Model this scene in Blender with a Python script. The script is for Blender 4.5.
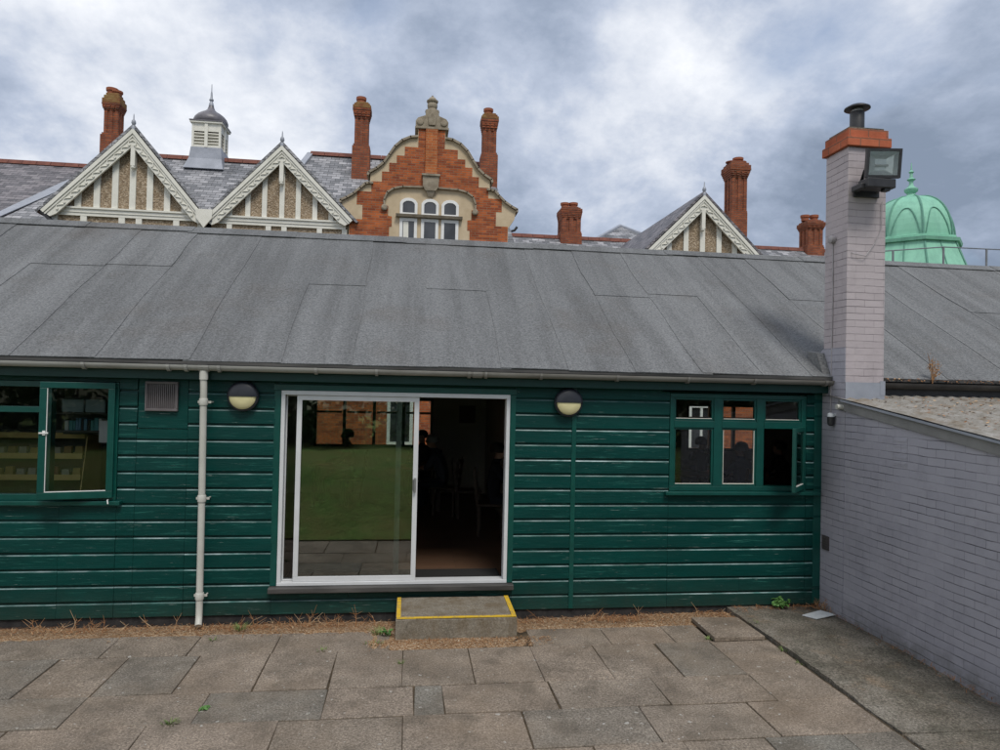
import bpy, bmesh, math, random
from mathutils import Vector, Matrix
random.seed(7)
PI = math.pi
for o in list(bpy.data.objects): bpy.data.objects.remove(o)
S = bpy.context.scene
COL = S.collection

# ------------------------------------------------------------------ camera
YAW, PITCH, ROLL = math.radians(7.4), math.radians(1.0), math.radians(1.26)
CAM = Vector((0, -7.56, 2.49)); FPX = 690.0
fwd = Vector((math.sin(YAW)*math.cos(PITCH), math.cos(YAW)*math.cos(PITCH), math.sin(PITCH)))
r0 = Vector((math.cos(YAW), -math.sin(YAW), 0)); u0 = r0.cross(fwd)
rgt = r0*math.cos(ROLL) + u0*math.sin(ROLL); up = -r0*math.sin(ROLL) + u0*math.cos(ROLL)
cd = bpy.data.cameras.new('camera'); cam = bpy.data.objects.new('camera', cd); COL.objects.link(cam)
cam.matrix_world = Matrix(((rgt.x, up.x, -fwd.x, CAM.x), (rgt.y, up.y, -fwd.y, CAM.y), (rgt.z, up.z, -fwd.z, CAM.z), (0, 0, 0, 1)))
cd.sensor_width = 36; cd.lens = 36*FPX/1000; cd.clip_start = 0.05; cd.clip_end = 3000
S.camera = cam

def P(x, y, Y):
    """point of the photograph's pixel x, y on the vertical plane at depth Y"""
    d = fwd*FPX + rgt*(x-500) - up*(y-375)
    return CAM + d*((Y-CAM.y)/d.y)

# ------------------------------------------------------------------ world, sun, exposure
SUN_EL, SUN_AZ = math.radians(57), math.radians(166)     # azimuth clockwise from +Y
W = bpy.data.worlds.new('World'); S.world = W; W.use_nodes = True
nt = W.node_tree; N = nt.nodes; L = nt.links; N.clear()
def wn(t, **k):
    n = N.new(t)
    for a, b in k.items(): setattr(n, a, b)
    return n
def wmath(op, a, b=None, clamp=False):
    n = wn('ShaderNodeMath', operation=op, use_clamp=clamp)
    for i, v in enumerate((a, b)):
        if v is None: continue
        if isinstance(v, (int, float)): n.inputs[i].default_value = v
        else: L.new(v, n.inputs[i])
    return n.outputs[0]
out = wn('ShaderNodeOutputWorld'); bg = wn('ShaderNodeBackground'); bg.inputs[1].default_value = 0.1
L.new(bg.outputs[0], out.inputs[0])
sky = wn('ShaderNodeTexSky', sky_type='NISHITA', sun_disc=False); sky.sun_elevation = SUN_EL; sky.sun_rotation = SUN_AZ
sky.dust_density = 0.6; sky.air_density = 1.0; sky.ozone_density = 1.4
tc = wn('ShaderNodeTexCoord'); sep = wn('ShaderNodeSeparateXYZ'); L.new(tc.outputs['Generated'], sep.inputs[0])
den = wmath('ADD', wmath('MAXIMUM', sep.outputs[2], 0.0), 0.42)
px = wmath('DIVIDE', sep.outputs[0], den); py = wmath('DIVIDE', sep.outputs[1], den)
comb = wn('ShaderNodeCombineXYZ'); L.new(px, comb.inputs[0]); L.new(py, comb.inputs[1])
def wnoise(scale, detail, rough, dist, off):
    m = wn('ShaderNodeMapping'); m.inputs['Location'].default_value = off; L.new(comb.outputs[0], m.inputs[0])
    n = wn('ShaderNodeTexNoise'); L.new(m.outputs[0], n.inputs['Vector'])
    n.inputs['Scale'].default_value = scale; n.inputs['Detail'].default_value = detail
    n.inputs['Roughness'].default_value = rough; n.inputs['Distortion'].default_value = dist
    return n.outputs[0]
def wramp(fac, stops):
    r = wn('ShaderNodeValToRGB'); L.new(fac, r.inputs[0]); e = r.color_ramp.elements
    while len(e) < len(stops): e.new(0.5)
    for i, (p, c) in enumerate(stops): e[i].position = p; e[i].color = (*c, 1)
    return r.outputs[0]
big = wnoise(1.25, 2.0, 0.5, 0.2, (3.1, 1.3, 0))
fine = wnoise(2.3, 13.0, 0.62, 0.10, (0.7, 5.2, 0))
side = wmath('MULTIPLY', sep.outputs[0], -0.12)
dens = wmath('ADD', wmath('ADD', wmath('MULTIPLY', big, 0.50), wmath('MULTIPLY', fine, 0.64)), side)
cl = wramp(dens, [(0.43, (1.65, 2.05, 2.75)), (0.495, (2.4, 2.85, 3.7)), (0.555, (3.4, 3.85, 4.75)), (0.615, (4.9, 5.2, 5.8)), (0.70, (6.7, 6.85, 7.15))])
hole = wnoise(1.9, 4.0, 0.45, 0.2, (4.1, 6.2, 0))
holef = wramp(hole, [(0.60, (0, 0, 0)), (0.74, (0.85, 0.85, 0.85))])
mx = wn('ShaderNodeMix', data_type='RGBA'); L.new(holef, mx.inputs[0]); L.new(cl, mx.inputs[6]); L.new(sky.outputs[0], mx.inputs[7])
L.new(mx.outputs[2], bg.inputs[0])

sd = bpy.data.lights.new('sun', 'SUN'); sd.energy = 1.5; sd.angle = math.radians(18); sd.color = (1.0, 0.95, 0.87)
so = bpy.data.objects.new('sun', sd); COL.objects.link(so)
sv = Vector((math.sin(SUN_AZ)*math.cos(SUN_EL), math.cos(SUN_AZ)*math.cos(SUN_EL), math.sin(SUN_EL)))
so.rotation_euler = sv.to_track_quat('Z', 'Y').to_euler(); so.location = sv*60
vs = S.view_settings; vs.view_transform = 'Standard'; vs.look = 'None'; vs.exposure = 0.6; vs.gamma = 1.0; vs.use_curve_mapping = False

# ------------------------------------------------------------------ materials
class Mat:
    def __init__(s, name, rough=0.7, spec=0.4, metal=0.0):
        s.m = bpy.data.materials.new(name); s.m.use_nodes = True; s.t = s.m.node_tree
        s.t.nodes.clear()
        s.o = s.n('ShaderNodeOutputMaterial'); s.b = s.n('ShaderNodeBsdfPrincipled')
        s.t.links.new(s.b.outputs[0], s.o.inputs[0])
        s.b.inputs['Roughness'].default_value = rough; s.b.inputs['Metallic'].default_value = metal
        s.b.inputs['Specular IOR Level'].default_value = spec
        s.tex = s.n('ShaderNodeTexCoord').outputs['Object']
    def n(s, t, **k):
        n = s.t.nodes.new(t)
        for a, b in k.items(): setattr(n, a, b)
        return n
    def l(s, a, b): s.t.links.new(a, b)
    def val(s, sock, v):
        if isinstance(v, (int, float, tuple)): sock.default_value = v if not (isinstance(v, tuple) and len(v) == 3 and sock.type == 'RGBA') else (*v, 1)
        else: s.l(v, sock)
    def math(s, op, a, b=0.0, c=None, clamp=False):
        n = s.n('ShaderNodeMath', operation=op, use_clamp=clamp); s.val(n.inputs[0], a); s.val(n.inputs[1], b)
        if c is not None: s.val(n.inputs[2], c)
        return n.outputs[0]
    def map(s, vec=None, scale=(1, 1, 1), loc=(0, 0, 0)):
        n = s.n('ShaderNodeMapping'); s.l(vec or s.tex, n.inputs[0]); n.inputs['Scale'].default_value = scale; n.inputs['Location'].default_value = loc
        return n.outputs[0]
    def noise(s, scale, detail=4, rough=0.55, stretch=(1, 1, 1), loc=(0, 0, 0), dist=0.0, vec=None):
        n = s.n('ShaderNodeTexNoise'); s.l(s.map(vec, stretch, loc), n.inputs['Vector'])
        n.inputs['Scale'].default_value = scale; n.inputs['Detail'].default_value = detail; n.inputs['Roughness'].default_value = rough; n.inputs['Distortion'].default_value = dist
        return n.outputs[0]
    def voro(s, scale, out='Distance', feature='F1', stretch=(1, 1, 1)):
        n = s.n('ShaderNodeTexVoronoi', feature=feature); s.l(s.map(None, stretch), n.inputs['Vector']); n.inputs['Scale'].default_value = scale
        return n.outputs[out]
    def ramp(s, fac, stops):
        r = s.n('ShaderNodeValToRGB'); s.l(fac, r.inputs[0]); e = r.color_ramp.elements
        while len(e) < len(stops): e.new(0.5)
        for i, (p, c) in enumerate(stops):
            if isinstance(c, (int, float)): c = (c, c, c)
            e[i].position = p; e[i].color = (*c, 1)
        return r.outputs[0]
    def mix(s, fac, a, b, mode='MIX'):
        n = s.n('ShaderNodeMix', data_type='RGBA', blend_type=mode); s.val(n.inputs[0], fac); s.val(n.inputs[6], a); s.val(n.inputs[7], b)
        return n.outputs[2]
    def tint(s):
        return s.n('ShaderNodeAttribute', attribute_name='tint').outputs['Fac']
    def uv(s):
        """facade coordinates: along the wall and up it, whichever way the face looks"""
        g = s.n('ShaderNodeNewGeometry'); sp = s.n('ShaderNodeSeparateXYZ'); s.l(g.outputs['True Normal'], sp.inputs[0])
        so_ = s.n('ShaderNodeSeparateXYZ'); s.l(s.tex, so_.inputs[0])
        f = s.math('GREATER_THAN', s.math('ABSOLUTE', sp.outputs[0]), s.math('ABSOLUTE', sp.outputs[1]))
        m = s.n('ShaderNodeMix', data_type='FLOAT'); s.l(f, m.inputs[0]); s.l(so_.outputs[0], m.inputs[2]); s.l(so_.outputs[1], m.inputs[3])
        c = s.n('ShaderNodeCombineXYZ'); s.l(m.outputs[0], c.inputs[0]); s.l(so_.outputs[2], c.inputs[1])
        return c.outputs[0]
    def brick(s, vec, bw, rh, mortar, c1, c2, cm, smooth=0.1, bias=0.0):
        n = s.n('ShaderNodeTexBrick'); s.l(vec, n.inputs['Vector'])
        n.inputs['Scale'].default_value = 1.0; n.inputs['Brick Width'].default_value = bw; n.inputs['Row Height'].default_value = rh
        n.inputs['Mortar Size'].default_value = mortar; n.inputs['Mortar Smooth'].default_value = smooth; n.inputs['Bias'].default_value = bias
        s.val(n.inputs['Color1'], c1); s.val(n.inputs['Color2'], c2); s.val(n.inputs['Mortar'], cm)
        return n.outputs['Color'], n.outputs['Fac']
    def col(s, c): s.val(s.b.inputs['Base Color'], c); return s
    def rough(s, r): s.val(s.b.inputs['Roughness'], r); return s
    def bump(s, h, strength=0.4, dist=0.01):
        n = s.n('ShaderNodeBump'); n.inputs['Strength'].default_value = strength; n.inputs['Distance'].default_value = dist
        s.l(h, n.inputs['Height']); s.l(n.outputs[0], s.b.inputs['Normal']); return s

def simple(name, c1, c2, scale=6, rough=0.6, spec=0.4, bump=0.2, metal=0.0, stretch=(1, 1, 1), detail=5, dist=0.004):
    m = Mat(name, rough, spec, metal); n = m.noise(scale, detail, 0.6, stretch)
    m.col(m.ramp(n, [(0.3, c1), (0.7, c2)]))
    if bump: m.bump(m.noise(scale*6, 4, 0.6, stretch), bump, dist)
    return m.m

MT = {}
# green painted weatherboard
m = Mat('green_paint', 0.38, 0.22)
base = m.ramp(m.noise(2.2, 5, 0.6, (0.5, 1, 2)), [(0.3, (0.0006, 0.033, 0.029)), (0.7, (0.0010, 0.050, 0.043))])
base = m.mix(m.ramp(m.tint(), [(0, 0), (1, 0.45)]), base, (0.001, 0.034, 0.030))
worn_zone = m.ramp(m.noise(1.1, 2, 0.5, (0.8, 1, 1.6), (2.3, 0, 0.4)), [(0.42, 0), (0.60, 1)])
streak = m.ramp(m.noise(9, 7, 0.75, (0.3, 1, 4.5)), [(0.555, 0), (0.66, 1)])
base = m.mix(m.math('MULTIPLY', m.math('MULTIPLY', worn_zone, streak), 0.6), base, (0.045, 0.20, 0.165))
chip = m.ramp(m.noise(30, 5, 0.7, (0.12, 1, 3.0)), [(0.66, 0), (0.70, 1)])
base = m.mix(m.math('MULTIPLY', chip, 0.6), base, (0.32, 0.38, 0.36))
spz = m.n('ShaderNodeSeparateXYZ'); m.l(m.tex, spz.inputs[0])
splash = m.math('MULTIPLY', m.ramp(spz.outputs[2], [(0.0, 0.6), (0.40, 0.0)]), m.noise(6, 5, 0.7, (1, 1, 0.6)))
base = m.mix(splash, base, (0.05, 0.045, 0.032))
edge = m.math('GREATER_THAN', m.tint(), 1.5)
wear_glint = m.ramp(m.noise(5.5, 5, 0.65, (0.5, 1, 1), (3, 1, 6)), [(0.30, 0.08), (0.52, 0.55), (0.72, 1.0)])  # board top edges: worn paint, with the sky's highlight painted in as pale colour
wear_glint = m.math('MULTIPLY', wear_glint, m.ramp(m.math('SUBTRACT', m.tint(), 2.0), [(0.0, 0.3), (1.0, 1.0)]))
base = m.mix(m.math('MULTIPLY', edge, wear_glint), base, m.ramp(m.noise(11, 3, 0.6, (0.4, 1, 1)), [(0.35, (0.09, 0.25, 0.235)), (0.65, (0.50, 0.62, 0.64))]))
m.col(base); m.rough(m.ramp(m.noise(14, 4, 0.6, (0.3, 1, 2)), [(0.3, 0.30), (0.75, 0.55)]))
m.bump(m.math('ADD', m.noise(38, 4, 0.65, (0.12, 1, 1.6)), m.math('MULTIPLY', m.noise(5, 3, 0.6, (0.3, 1, 1.5)), 1.2)), 0.45, 0.006); MT['green'] = m.m
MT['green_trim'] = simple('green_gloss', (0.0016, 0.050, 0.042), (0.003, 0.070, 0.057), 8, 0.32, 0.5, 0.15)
MT['green_dark'] = simple('dark_green_paint', (0.003, 0.03, 0.026), (0.004, 0.04, 0.034), 8, 0.5, 0.4, 0.1)  # darker green for fascia, soffit and drip board
# worn plinth
MT['plinth'] = simple('bitumen_plinth', (0.012, 0.012, 0.014), (0.045, 0.043, 0.042), 9, 0.8, 0.3, 0.5)
# roofing felt
m = Mat('roof_felt', 0.92, 0.25)
c = m.ramp(m.noise(0.55, 4, 0.6, (1, 0.5, 0.5)), [(0.3, (0.138, 0.142, 0.146)), (0.7, (0.184, 0.189, 0.193))])
c = m.mix(m.ramp(m.tint(), [(0, 0.0), (1, 0.25)]), c, (0.10, 0.104, 0.107))
c = m.mix(m.math('MULTIPLY', m.ramp(m.noise(4, 5, 0.65, (1, 0.07, 0.07)), [(0.42, 0), (0.64, 1)]), 0.55), c, (0.088, 0.09, 0.092))
c = m.mix(m.math('MULTIPLY', m.ramp(m.noise(2.2, 4, 0.6, (1, 0.05, 0.05), (5, 0, 0)), [(0.50, 0), (0.66, 1)]), 0.22), c, (0.19, 0.195, 0.20))
c = m.mix(m.math('MULTIPLY', m.ramp(m.noise(0.9, 4, 0.6, (1, 1, 1), (4, 2, 0)), [(0.55, 0), (0.72, 1)]), 0.35), c, (0.10, 0.086, 0.074))
grain = m.noise(42, 5, 0.9)
c = m.mix(1.0, c, m.ramp(grain, [(0.33, 0.45), (0.5, 1.0), (0.67, 1.6)]), 'MULTIPLY')
c = m.mix(m.math('MULTIPLY', m.ramp(m.noise(55, 2, 0.5), [(0.72, 0), (0.76, 1)]), 0.5), c, (0.36, 0.37, 0.36))
m.col(c); m.bump(m.math('ADD', m.noise(90, 3, 0.7), m.math('MULTIPLY', m.noise(3.0, 3, 0.5, (1, 0.3, 0.3)), 1.6)), 0.5, 0.006); MT['felt'] = m.m
# painted lilac-grey brick of the lean-to
def painted_brick(name, c1, c2, cm):
    m = Mat(name, 0.62, 0.4); v = m.uv()
    wob = m.n('ShaderNodeVectorMath', operation='ADD'); m.l(v, wob.inputs[0])
    sc = m.n('ShaderNodeVectorMath', operation='SCALE'); sc.inputs['Scale'].default_value = 0.022
    nn = m.n('ShaderNodeTexNoise'); m.l(m.tex, nn.inputs['Vector']); nn.inputs['Scale'].default_value = 3.0; m.l(nn.outputs['Color'], sc.inputs[0]); m.l(sc.outputs[0], wob.inputs[1])
    bc, bf = m.brick(wob.outputs[0], 0.225, 0.0775, 0.005, c1, c2, tuple((a+b)/2 for a, b in zip(c1, c2)), 0.35)
    jx = m.ramp(m.noise(4.5, 5, 0.65, (0.5, 0.5, 1)), [(0.38, 0.03), (0.64, 1.0)])
    sp = m.n('ShaderNodeSeparateXYZ'); m.l(wob.outputs[0], sp.inputs[0])
    fr = m.math('FRACT', m.math('DIVIDE', sp.outputs[1], 0.0775))
    bed = m.math('MAXIMUM', m.math('LESS_THAN', fr, 0.085), m.math('GREATER_THAN', fr, 0.94))
    joint = m.math('MULTIPLY', m.math('MULTIPLY', bf, jx), m.math('ADD', m.math('MULTIPLY', bed, 0.55), 0.45))
    body = m.mix(0.6, m.ramp(m.noise(1.6, 4, 0.6), [(0.3, c1), (0.7, c2)]), bc)
    cc = m.mix(joint, body, cm)
    dirt = m.ramp(m.noise(2.2, 6, 0.7, (1, 1, 0.7), (1, 5, 3)), [(0.5, 0), (0.76, 1)])
    cc = m.mix(m.math('MULTIPLY', dirt, 0.4), cc, tuple(x*0.5 for x in c1))
    chipm = m.ramp(m.noise(20, 5, 0.7), [(0.68, 0), (0.71, 1)])
    cc = m.mix(m.math('MULTIPLY', chipm, 0.7), cc, (0.52, 0.51, 0.53))
    bare = m.ramp(m.noise(6, 6, 0.75, (1, 1, 1), (2, 8, 5)), [(0.69, 0), (0.71, 1)])
    cc = m.mix(m.math('MULTIPLY', bare, 0.7), cc, (0.14, 0.125, 0.12))
    sz = m.n('ShaderNodeSeparateXYZ'); m.l(m.tex, sz.inputs[0])
    low = m.math('MULTIPLY', m.ramp(sz.outputs[2], [(0.0, 1), (0.28, 0)]), m.ramp(m.noise(5, 5, 0.7), [(0.35, 0), (0.6, 1)]))
    cc = m.mix(m.math('MULTIPLY', low, 0.7), cc, (0.10, 0.10, 0.085))
    m.col(cc)
    h = m.math('SUBTRACT', m.math('ADD', m.math('MULTIPLY', m.noise(22, 4, 0.6), 0.45), m.math('MULTIPLY', m.noise(5, 3, 0.6), 0.8)), m.math('MULTIPLY', m.math('MULTIPLY', bf, m.math('ADD', m.math('MULTIPLY', bed, 0.85), 0.15)), 0.9))
    m.bump(h, 0.65, 0.012); return m.m
MT['lilac_brick'] = painted_brick('lilac_painted_brick', (0.315, 0.312, 0.36), (0.365, 0.358, 0.405), (0.10, 0.098, 0.118))
MT['pink_brick'] = painted_brick('pinkish_painted_brick', (0.39, 0.345, 0.36), (0.45, 0.40, 0.415), (0.17, 0.15, 0.16))
# red bricks
def red_brick(name, c1, c2, cm, bw=0.225, rh=0.075, ms=0.009):
    m = Mat(name, 0.85, 0.25); bc, bf = m.brick(m.uv(), bw, rh, ms, c1, c2, cm, 0.1)
    cc = m.mix(0.6, bc, m.ramp(m.noise(3, 5, 0.65), [(0.3, 0.55), (0.7, 1.35)]), 'MULTIPLY')
    m.col(cc); m.bump(m.math('SUBTRACT', m.noise(30, 3), bf), 0.5, 0.008); return m.m
MT['red_brick'] = red_brick('orange_red_brick', (0.47, 0.125, 0.036), (0.23, 0.055, 0.024), (0.24, 0.15, 0.095), 0.215, 0.066, 0.007)
MT['rubbed_brick'] = red_brick('bright_rubbed_brick', (0.46, 0.145, 0.045), (0.36, 0.10, 0.035), (0.40, 0.24, 0.13), ms=0.006)
MT['stack_brick'] = red_brick('sooty_chimney_brick', (0.31, 0.092, 0.040), (0.19, 0.055, 0.030), (0.14, 0.09, 0.065))
MT['cap_brick'] = red_brick('orange_cap_brick', (0.44, 0.13, 0.065), (0.37, 0.10, 0.05), (0.22, 0.10, 0.065), 0.225, 0.105, 0.007)
m = Mat('lichen_corbel', 0.9, 0.2); c = m.ramp(m.noise(4, 6, 0.7), [(0.3, (0.17, 0.06, 0.032)), (0.5, (0.22, 0.12, 0.05)), (0.66, (0.26, 0.19, 0.08))]); m.col(c); m.bump(m.noise(20), 0.5, 0.01); MT['lichen'] = m.m
MT['pot'] = simple('terracotta_pot', (0.25, 0.075, 0.035), (0.33, 0.11, 0.055), 5, 0.8)
MT['stone'] = simple('buff_stone', (0.47, 0.37, 0.24), (0.60, 0.49, 0.34), 3, 0.85, 0.2, 0.4)
MT['grey_stone'] = simple('weathered_coping_stone', (0.20, 0.165, 0.12), (0.37, 0.32, 0.245), 5, 0.9, 0.2, 0.5)
MT['cream'] = simple('cream_gloss_paint', (0.68, 0.665, 0.585), (0.77, 0.755, 0.68), 5, 0.5, 0.4, 0.1)
MT['white'] = simple('white_window_paint', (0.70, 0.70, 0.68), (0.80, 0.80, 0.78), 5, 0.4, 0.4, 0.05)
m = Mat('pebbledash', 0.9, 0.2); v1 = m.voro(34, 'Color'); sx = m.n('ShaderNodeSeparateColor'); m.l(v1, sx.inputs[0])
m.col(m.mix(0.5, m.ramp(sx.outputs[0], [(0.0, (0.09, 0.065, 0.045)), (0.35, (0.27, 0.20, 0.13)), (0.7, (0.43, 0.34, 0.24)), (1, (0.66, 0.57, 0.45))]), m.ramp(m.noise(2, 4), [(0.3, (0.25, 0.185, 0.12)), (0.7, (0.36, 0.275, 0.185))])))
m.bump(m.voro(26), 0.8, 0.02); MT['pebble'] = m.m
# slate
def slate(name, c1, c2, seed):
    m = Mat(name, 0.55, 0.5); v = m.uv(); mp = m.n('ShaderNodeMapping'); m.l(v, mp.inputs[0]); mp.inputs['Location'].default_value = (seed, 0, 0)
    bc, bf = m.brick(mp.outputs[0], 0.27, 0.105, 0.006, c1, c2, (0.03, 0.032, 0.037), 0.2)
    bc2, _ = m.brick(mp.outputs[0], 0.27, 0.105, 0.006, (0.55, 0.55, 0.58), (1.5, 1.45, 1.5), (0.4, 0.4, 0.4), 0.2)
    c = m.mix(0.7, bc, bc2, 'MULTIPLY')
    c = m.mix(0.7, c, m.ramp(m.noise(2.4, 6, 0.7), [(0.28, 0.5), (0.7, 1.5)]), 'MULTIPLY')
    c = m.mix(m.math('MULTIPLY', m.ramp(m.noise(7, 5, 0.7), [(0.6, 0), (0.7, 1)]), 0.45), c, (0.34, 0.34, 0.32))
    m.col(c); sp = m.n('ShaderNodeSeparateXYZ'); m.l(mp.outputs[0], sp.inputs[0])
    saw = m.math('FRACT', m.math('DIVIDE', sp.outputs[1], 0.105))
    m.bump(m.math('SUBTRACT', m.math('MULTIPLY', saw, -0.7), bf), 0.7, 0.012); return m.m
MT['slate'] = slate('grey_slate', (0.175, 0.182, 0.192), (0.265, 0.270, 0.275), 0)
MT['slate_dark'] = slate('dark_purple_slate', (0.10, 0.095, 0.105), (0.16, 0.15, 0.155), 3)
MT['ridge'] = simple('terracotta_ridge', (0.12, 0.046, 0.035), (0.20, 0.075, 0.052), 6, 0.85)
MT['lead'] = simple('lead_sheet', (0.24, 0.26, 0.30), (0.33, 0.35, 0.40), 3, 0.45, 0.5, 0.2)
MT['lead_dark'] = simple('dark_lead_dome', (0.095, 0.09, 0.10), (0.17, 0.16, 0.18), 4, 0.42, 0.5, 0.2)
m = Mat('verdigris_copper', 0.6, 0.4); c = m.ramp(m.noise(0.7, 5, 0.6), [(0.3, (0.20, 0.46, 0.33)), (0.7, (0.27, 0.57, 0.42))])
c = m.mix(m.math('MULTIPLY', m.ramp(m.noise(2.5, 5, 0.7, (1, 1, 0.15)), [(0.45, 0), (0.68, 1)]), 0.5), c, (0.13, 0.29, 0.23)); m.col(c); MT['copper'] = m.m
MT['copper_dark'] = simple('copper_seam', (0.09, 0.24, 0.18), (0.14, 0.33, 0.25), 3, 0.6)
# paving
m = Mat('paving_slab', 0.92, 0.22); t = m.tint()
c = m.ramp(t, [(0.0, (0.195, 0.163, 0.131)), (0.35, (0.222, 0.182, 0.146)), (0.65, (0.206, 0.173, 0.140)), (0.82, (0.182, 0.160, 0.134)), (1.0, (0.150, 0.142, 0.124))])
c = m.mix(0.75, c, m.ramp(m.noise(2.1, 7, 0.7), [(0.28, 0.5), (0.7, 1.4)]), 'MULTIPLY')
c = m.mix(1.0, c, m.ramp(m.noise(58, 4, 0.9), [(0.32, 0.30), (0.5, 1.0), (0.68, 2.0)]), 'MULTIPLY')
c = m.mix(m.math('MULTIPLY', m.ramp(m.noise(0.9, 5, 0.65, (1, 1, 1), (1, 6, 0)), [(0.45, 0), (0.66, 1)]), 0.35), c, (0.21, 0.155, 0.105))
c = m.mix(m.math('MULTIPLY', m.ramp(m.noise(2.8, 5, 0.65, (1, 1, 1), (3, 1, 0)), [(0.50, 0), (0.66, 1)]), 0.5), c, (0.085, 0.072, 0.056))
lich = m.ramp(m.noise(8, 5, 0.6, (1, 1, 1), (7.3, 2.1, 0)), [(0.69, 0), (0.73, 1)])
c = m.mix(m.math('MULTIPLY', lich, 0.75), c, (0.40, 0.39, 0.35))
lich2 = m.ramp(m.noise(17, 2, 0.5, (1, 1, 1), (1.3, 4.1, 0)), [(0.70, 0), (0.72, 1)])
c = m.mix(m.math('MULTIPLY', lich2, 0.7), c, (0.42, 0.41, 0.38))
m.col(c); m.bump(m.math('ADD', m.noise(80, 3, 0.7), m.math('MULTIPLY', m.noise(7, 4), 1.5)), 0.5, 0.005); MT['paving'] = m.m
m = Mat('old_concrete', 0.93, 0.2)
c = m.ramp(m.noise(1.5, 6, 0.7), [(0.30, (0.085, 0.074, 0.058)), (0.52, (0.152, 0.136, 0.112)), (0.74, (0.225, 0.208, 0.178))])
c = m.mix(m.math('MULTIPLY', m.ramp(m.noise(2.4, 5, 0.7, (1, 1, 1), (5, 9, 0)), [(0.56, 0), (0.68, 1)]), 0.5), c, (0.21, 0.145, 0.09))
c = m.mix(m.math('MULTIPLY', m.ramp(m.noise(2.0, 6, 0.7, (1, 1, 1), (2, 7, 4)), [(0.47, 0), (0.62, 1)]), 0.6), c, (0.06, 0.058, 0.044))
c = m.mix(1.0, c, m.ramp(m.noise(48, 4, 0.9), [(0.32, 0.3), (0.5, 1.0), (0.68, 2.0)]), 'MULTIPLY')
m.col(c); m.bump(m.noise(60, 4, 0.75), 0.7, 0.008); MT['concrete'] = m.m
m = Mat('step_concrete', 0.93, 0.2)
c = m.ramp(m.noise(3, 6, 0.7), [(0.28, (0.15, 0.13, 0.10)), (0.55, (0.235, 0.21, 0.17)), (0.78, (0.29, 0.265, 0.22))])
c = m.mix(0.8, c, m.ramp(m.noise(60, 3, 0.85), [(0.30, 0.45), (0.5, 1.0), (0.70, 1.6)]), 'MULTIPLY')
c = m.mix(m.math('MULTIPLY', m.ramp(m.noise(5, 5, 0.7, (1, 1, 0.6)), [(0.42, 0), (0.66, 1)]), 0.7), c, (0.12, 0.086, 0.048))
m.col(c); m.bump(m.noise(60, 4, 0.75), 0.7, 0.006); MT['step'] = m.m
m = Mat('yellow_line_paint', 0.7, 0.3); m.col(m.mix(m.ramp(m.noise(22, 5, 0.7), [(0.52, 0), (0.66, 0.85)]), (0.62, 0.40, 0.028), (0.26, 0.20, 0.10))); m.bump(m.noise(60), 0.4, 0.004); MT['yellow'] = m.m
m = Mat('gravel_soil', 0.95, 0.15); sc_ = m.n('ShaderNodeSeparateColor'); m.l(m.voro(75, 'Color'), sc_.inputs[0])
c = m.ramp(sc_.outputs[0], [(0, (0.15, 0.08, 0.042)), (0.4, (0.31, 0.185, 0.098)), (0.75, (0.40, 0.275, 0.165)), (1, (0.56, 0.46, 0.34))])
c = m.mix(m.ramp(m.noise(3, 5), [(0.42, 0), (0.75, 0.6)]), c, (0.15, 0.09, 0.052)); m.col(c); m.bump(m.voro(75), 0.9, 0.012); MT['gravel'] = m.m
MT['joint'] = simple('joint_soil', (0.03, 0.024, 0.017), (0.12, 0.09, 0.06), 9, 0.95, 0.1, 0.6)
m = Mat('lawn', 0.9, 0.1); c = m.ramp(m.noise(1.3, 6, 0.7), [(0.3, (0.085, 0.16, 0.036)), (0.55, (0.14, 0.22, 0.06)), (0.75, (0.22, 0.24, 0.095))])
c = m.mix(0.8, c, m.ramp(m.noise(9, 5, 0.8), [(0.3, 0.35), (0.7, 1.8)]), 'MULTIPLY'); c = m.mix(m.ramp(m.noise(0.8, 6, 0.7), [(0.40, 0), (0.60, 0.85)]), c, (0.20, 0.20, 0.07)); m.col(c); m.bump(m.noise(14, 4, 0.7), 1.0, 0.08); MT['lawn'] = m.m
MT['earth'] = simple('earth', (0.06, 0.07, 0.03), (0.10, 0.10, 0.05), 0.4, 0.95)
MT['alu'] = simple('white_aluminium', (0.56, 0.57, 0.58), (0.64, 0.65, 0.66), 4, 0.38, 0.5, 0.05)
MT['upvc'] = simple('weathered_grey_pipe', (0.46, 0.455, 0.41), (0.58, 0.575, 0.53), 3.5, 0.45, 0.4, 0.05)
m = Mat('grimy_gutter', 0.5, 0.4); sx = m.n('ShaderNodeSeparateXYZ'); m.l(m.tex, sx.inputs[0])
g = m.ramp(m.math('MULTIPLY_ADD', sx.outputs[0], 0.1, 0.5), [(0.28, (0.40, 0.40, 0.38)), (0.62, (0.30, 0.29, 0.27)), (0.98, (0.17, 0.16, 0.145))])
g = m.mix(m.math('MULTIPLY', m.ramp(m.noise(3.5, 6, 0.7, (0.5, 1, 2)), [(0.45, 0), (0.7, 1)]), 0.5), g, (0.11, 0.10, 0.085)); m.col(g); MT['gutter'] = m.m
MT['gutter_black'] = simple('black_gutter', (0.02, 0.02, 0.02), (0.06, 0.055, 0.05), 5, 0.5)
MT['black'] = simple('black_metal', (0.012, 0.012, 0.014), (0.03, 0.03, 0.033), 8, 0.45, 0.5, 0.1)
MT['lamp_black'] = simple('black_lamp_body', (0.012, 0.014, 0.02), (0.02, 0.022, 0.03), 8, 0.4, 0.5, 0.05)
MT['lamp_cream'] = simple('cream_diffuser', (0.62, 0.56, 0.30), (0.70, 0.64, 0.37), 4, 0.3, 0.5, 0)
MT['steel'] = simple('dull_steel', (0.25, 0.25, 0.25), (0.36, 0.36, 0.36), 8, 0.4, 0.5, 0.1, 0.6)
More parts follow.
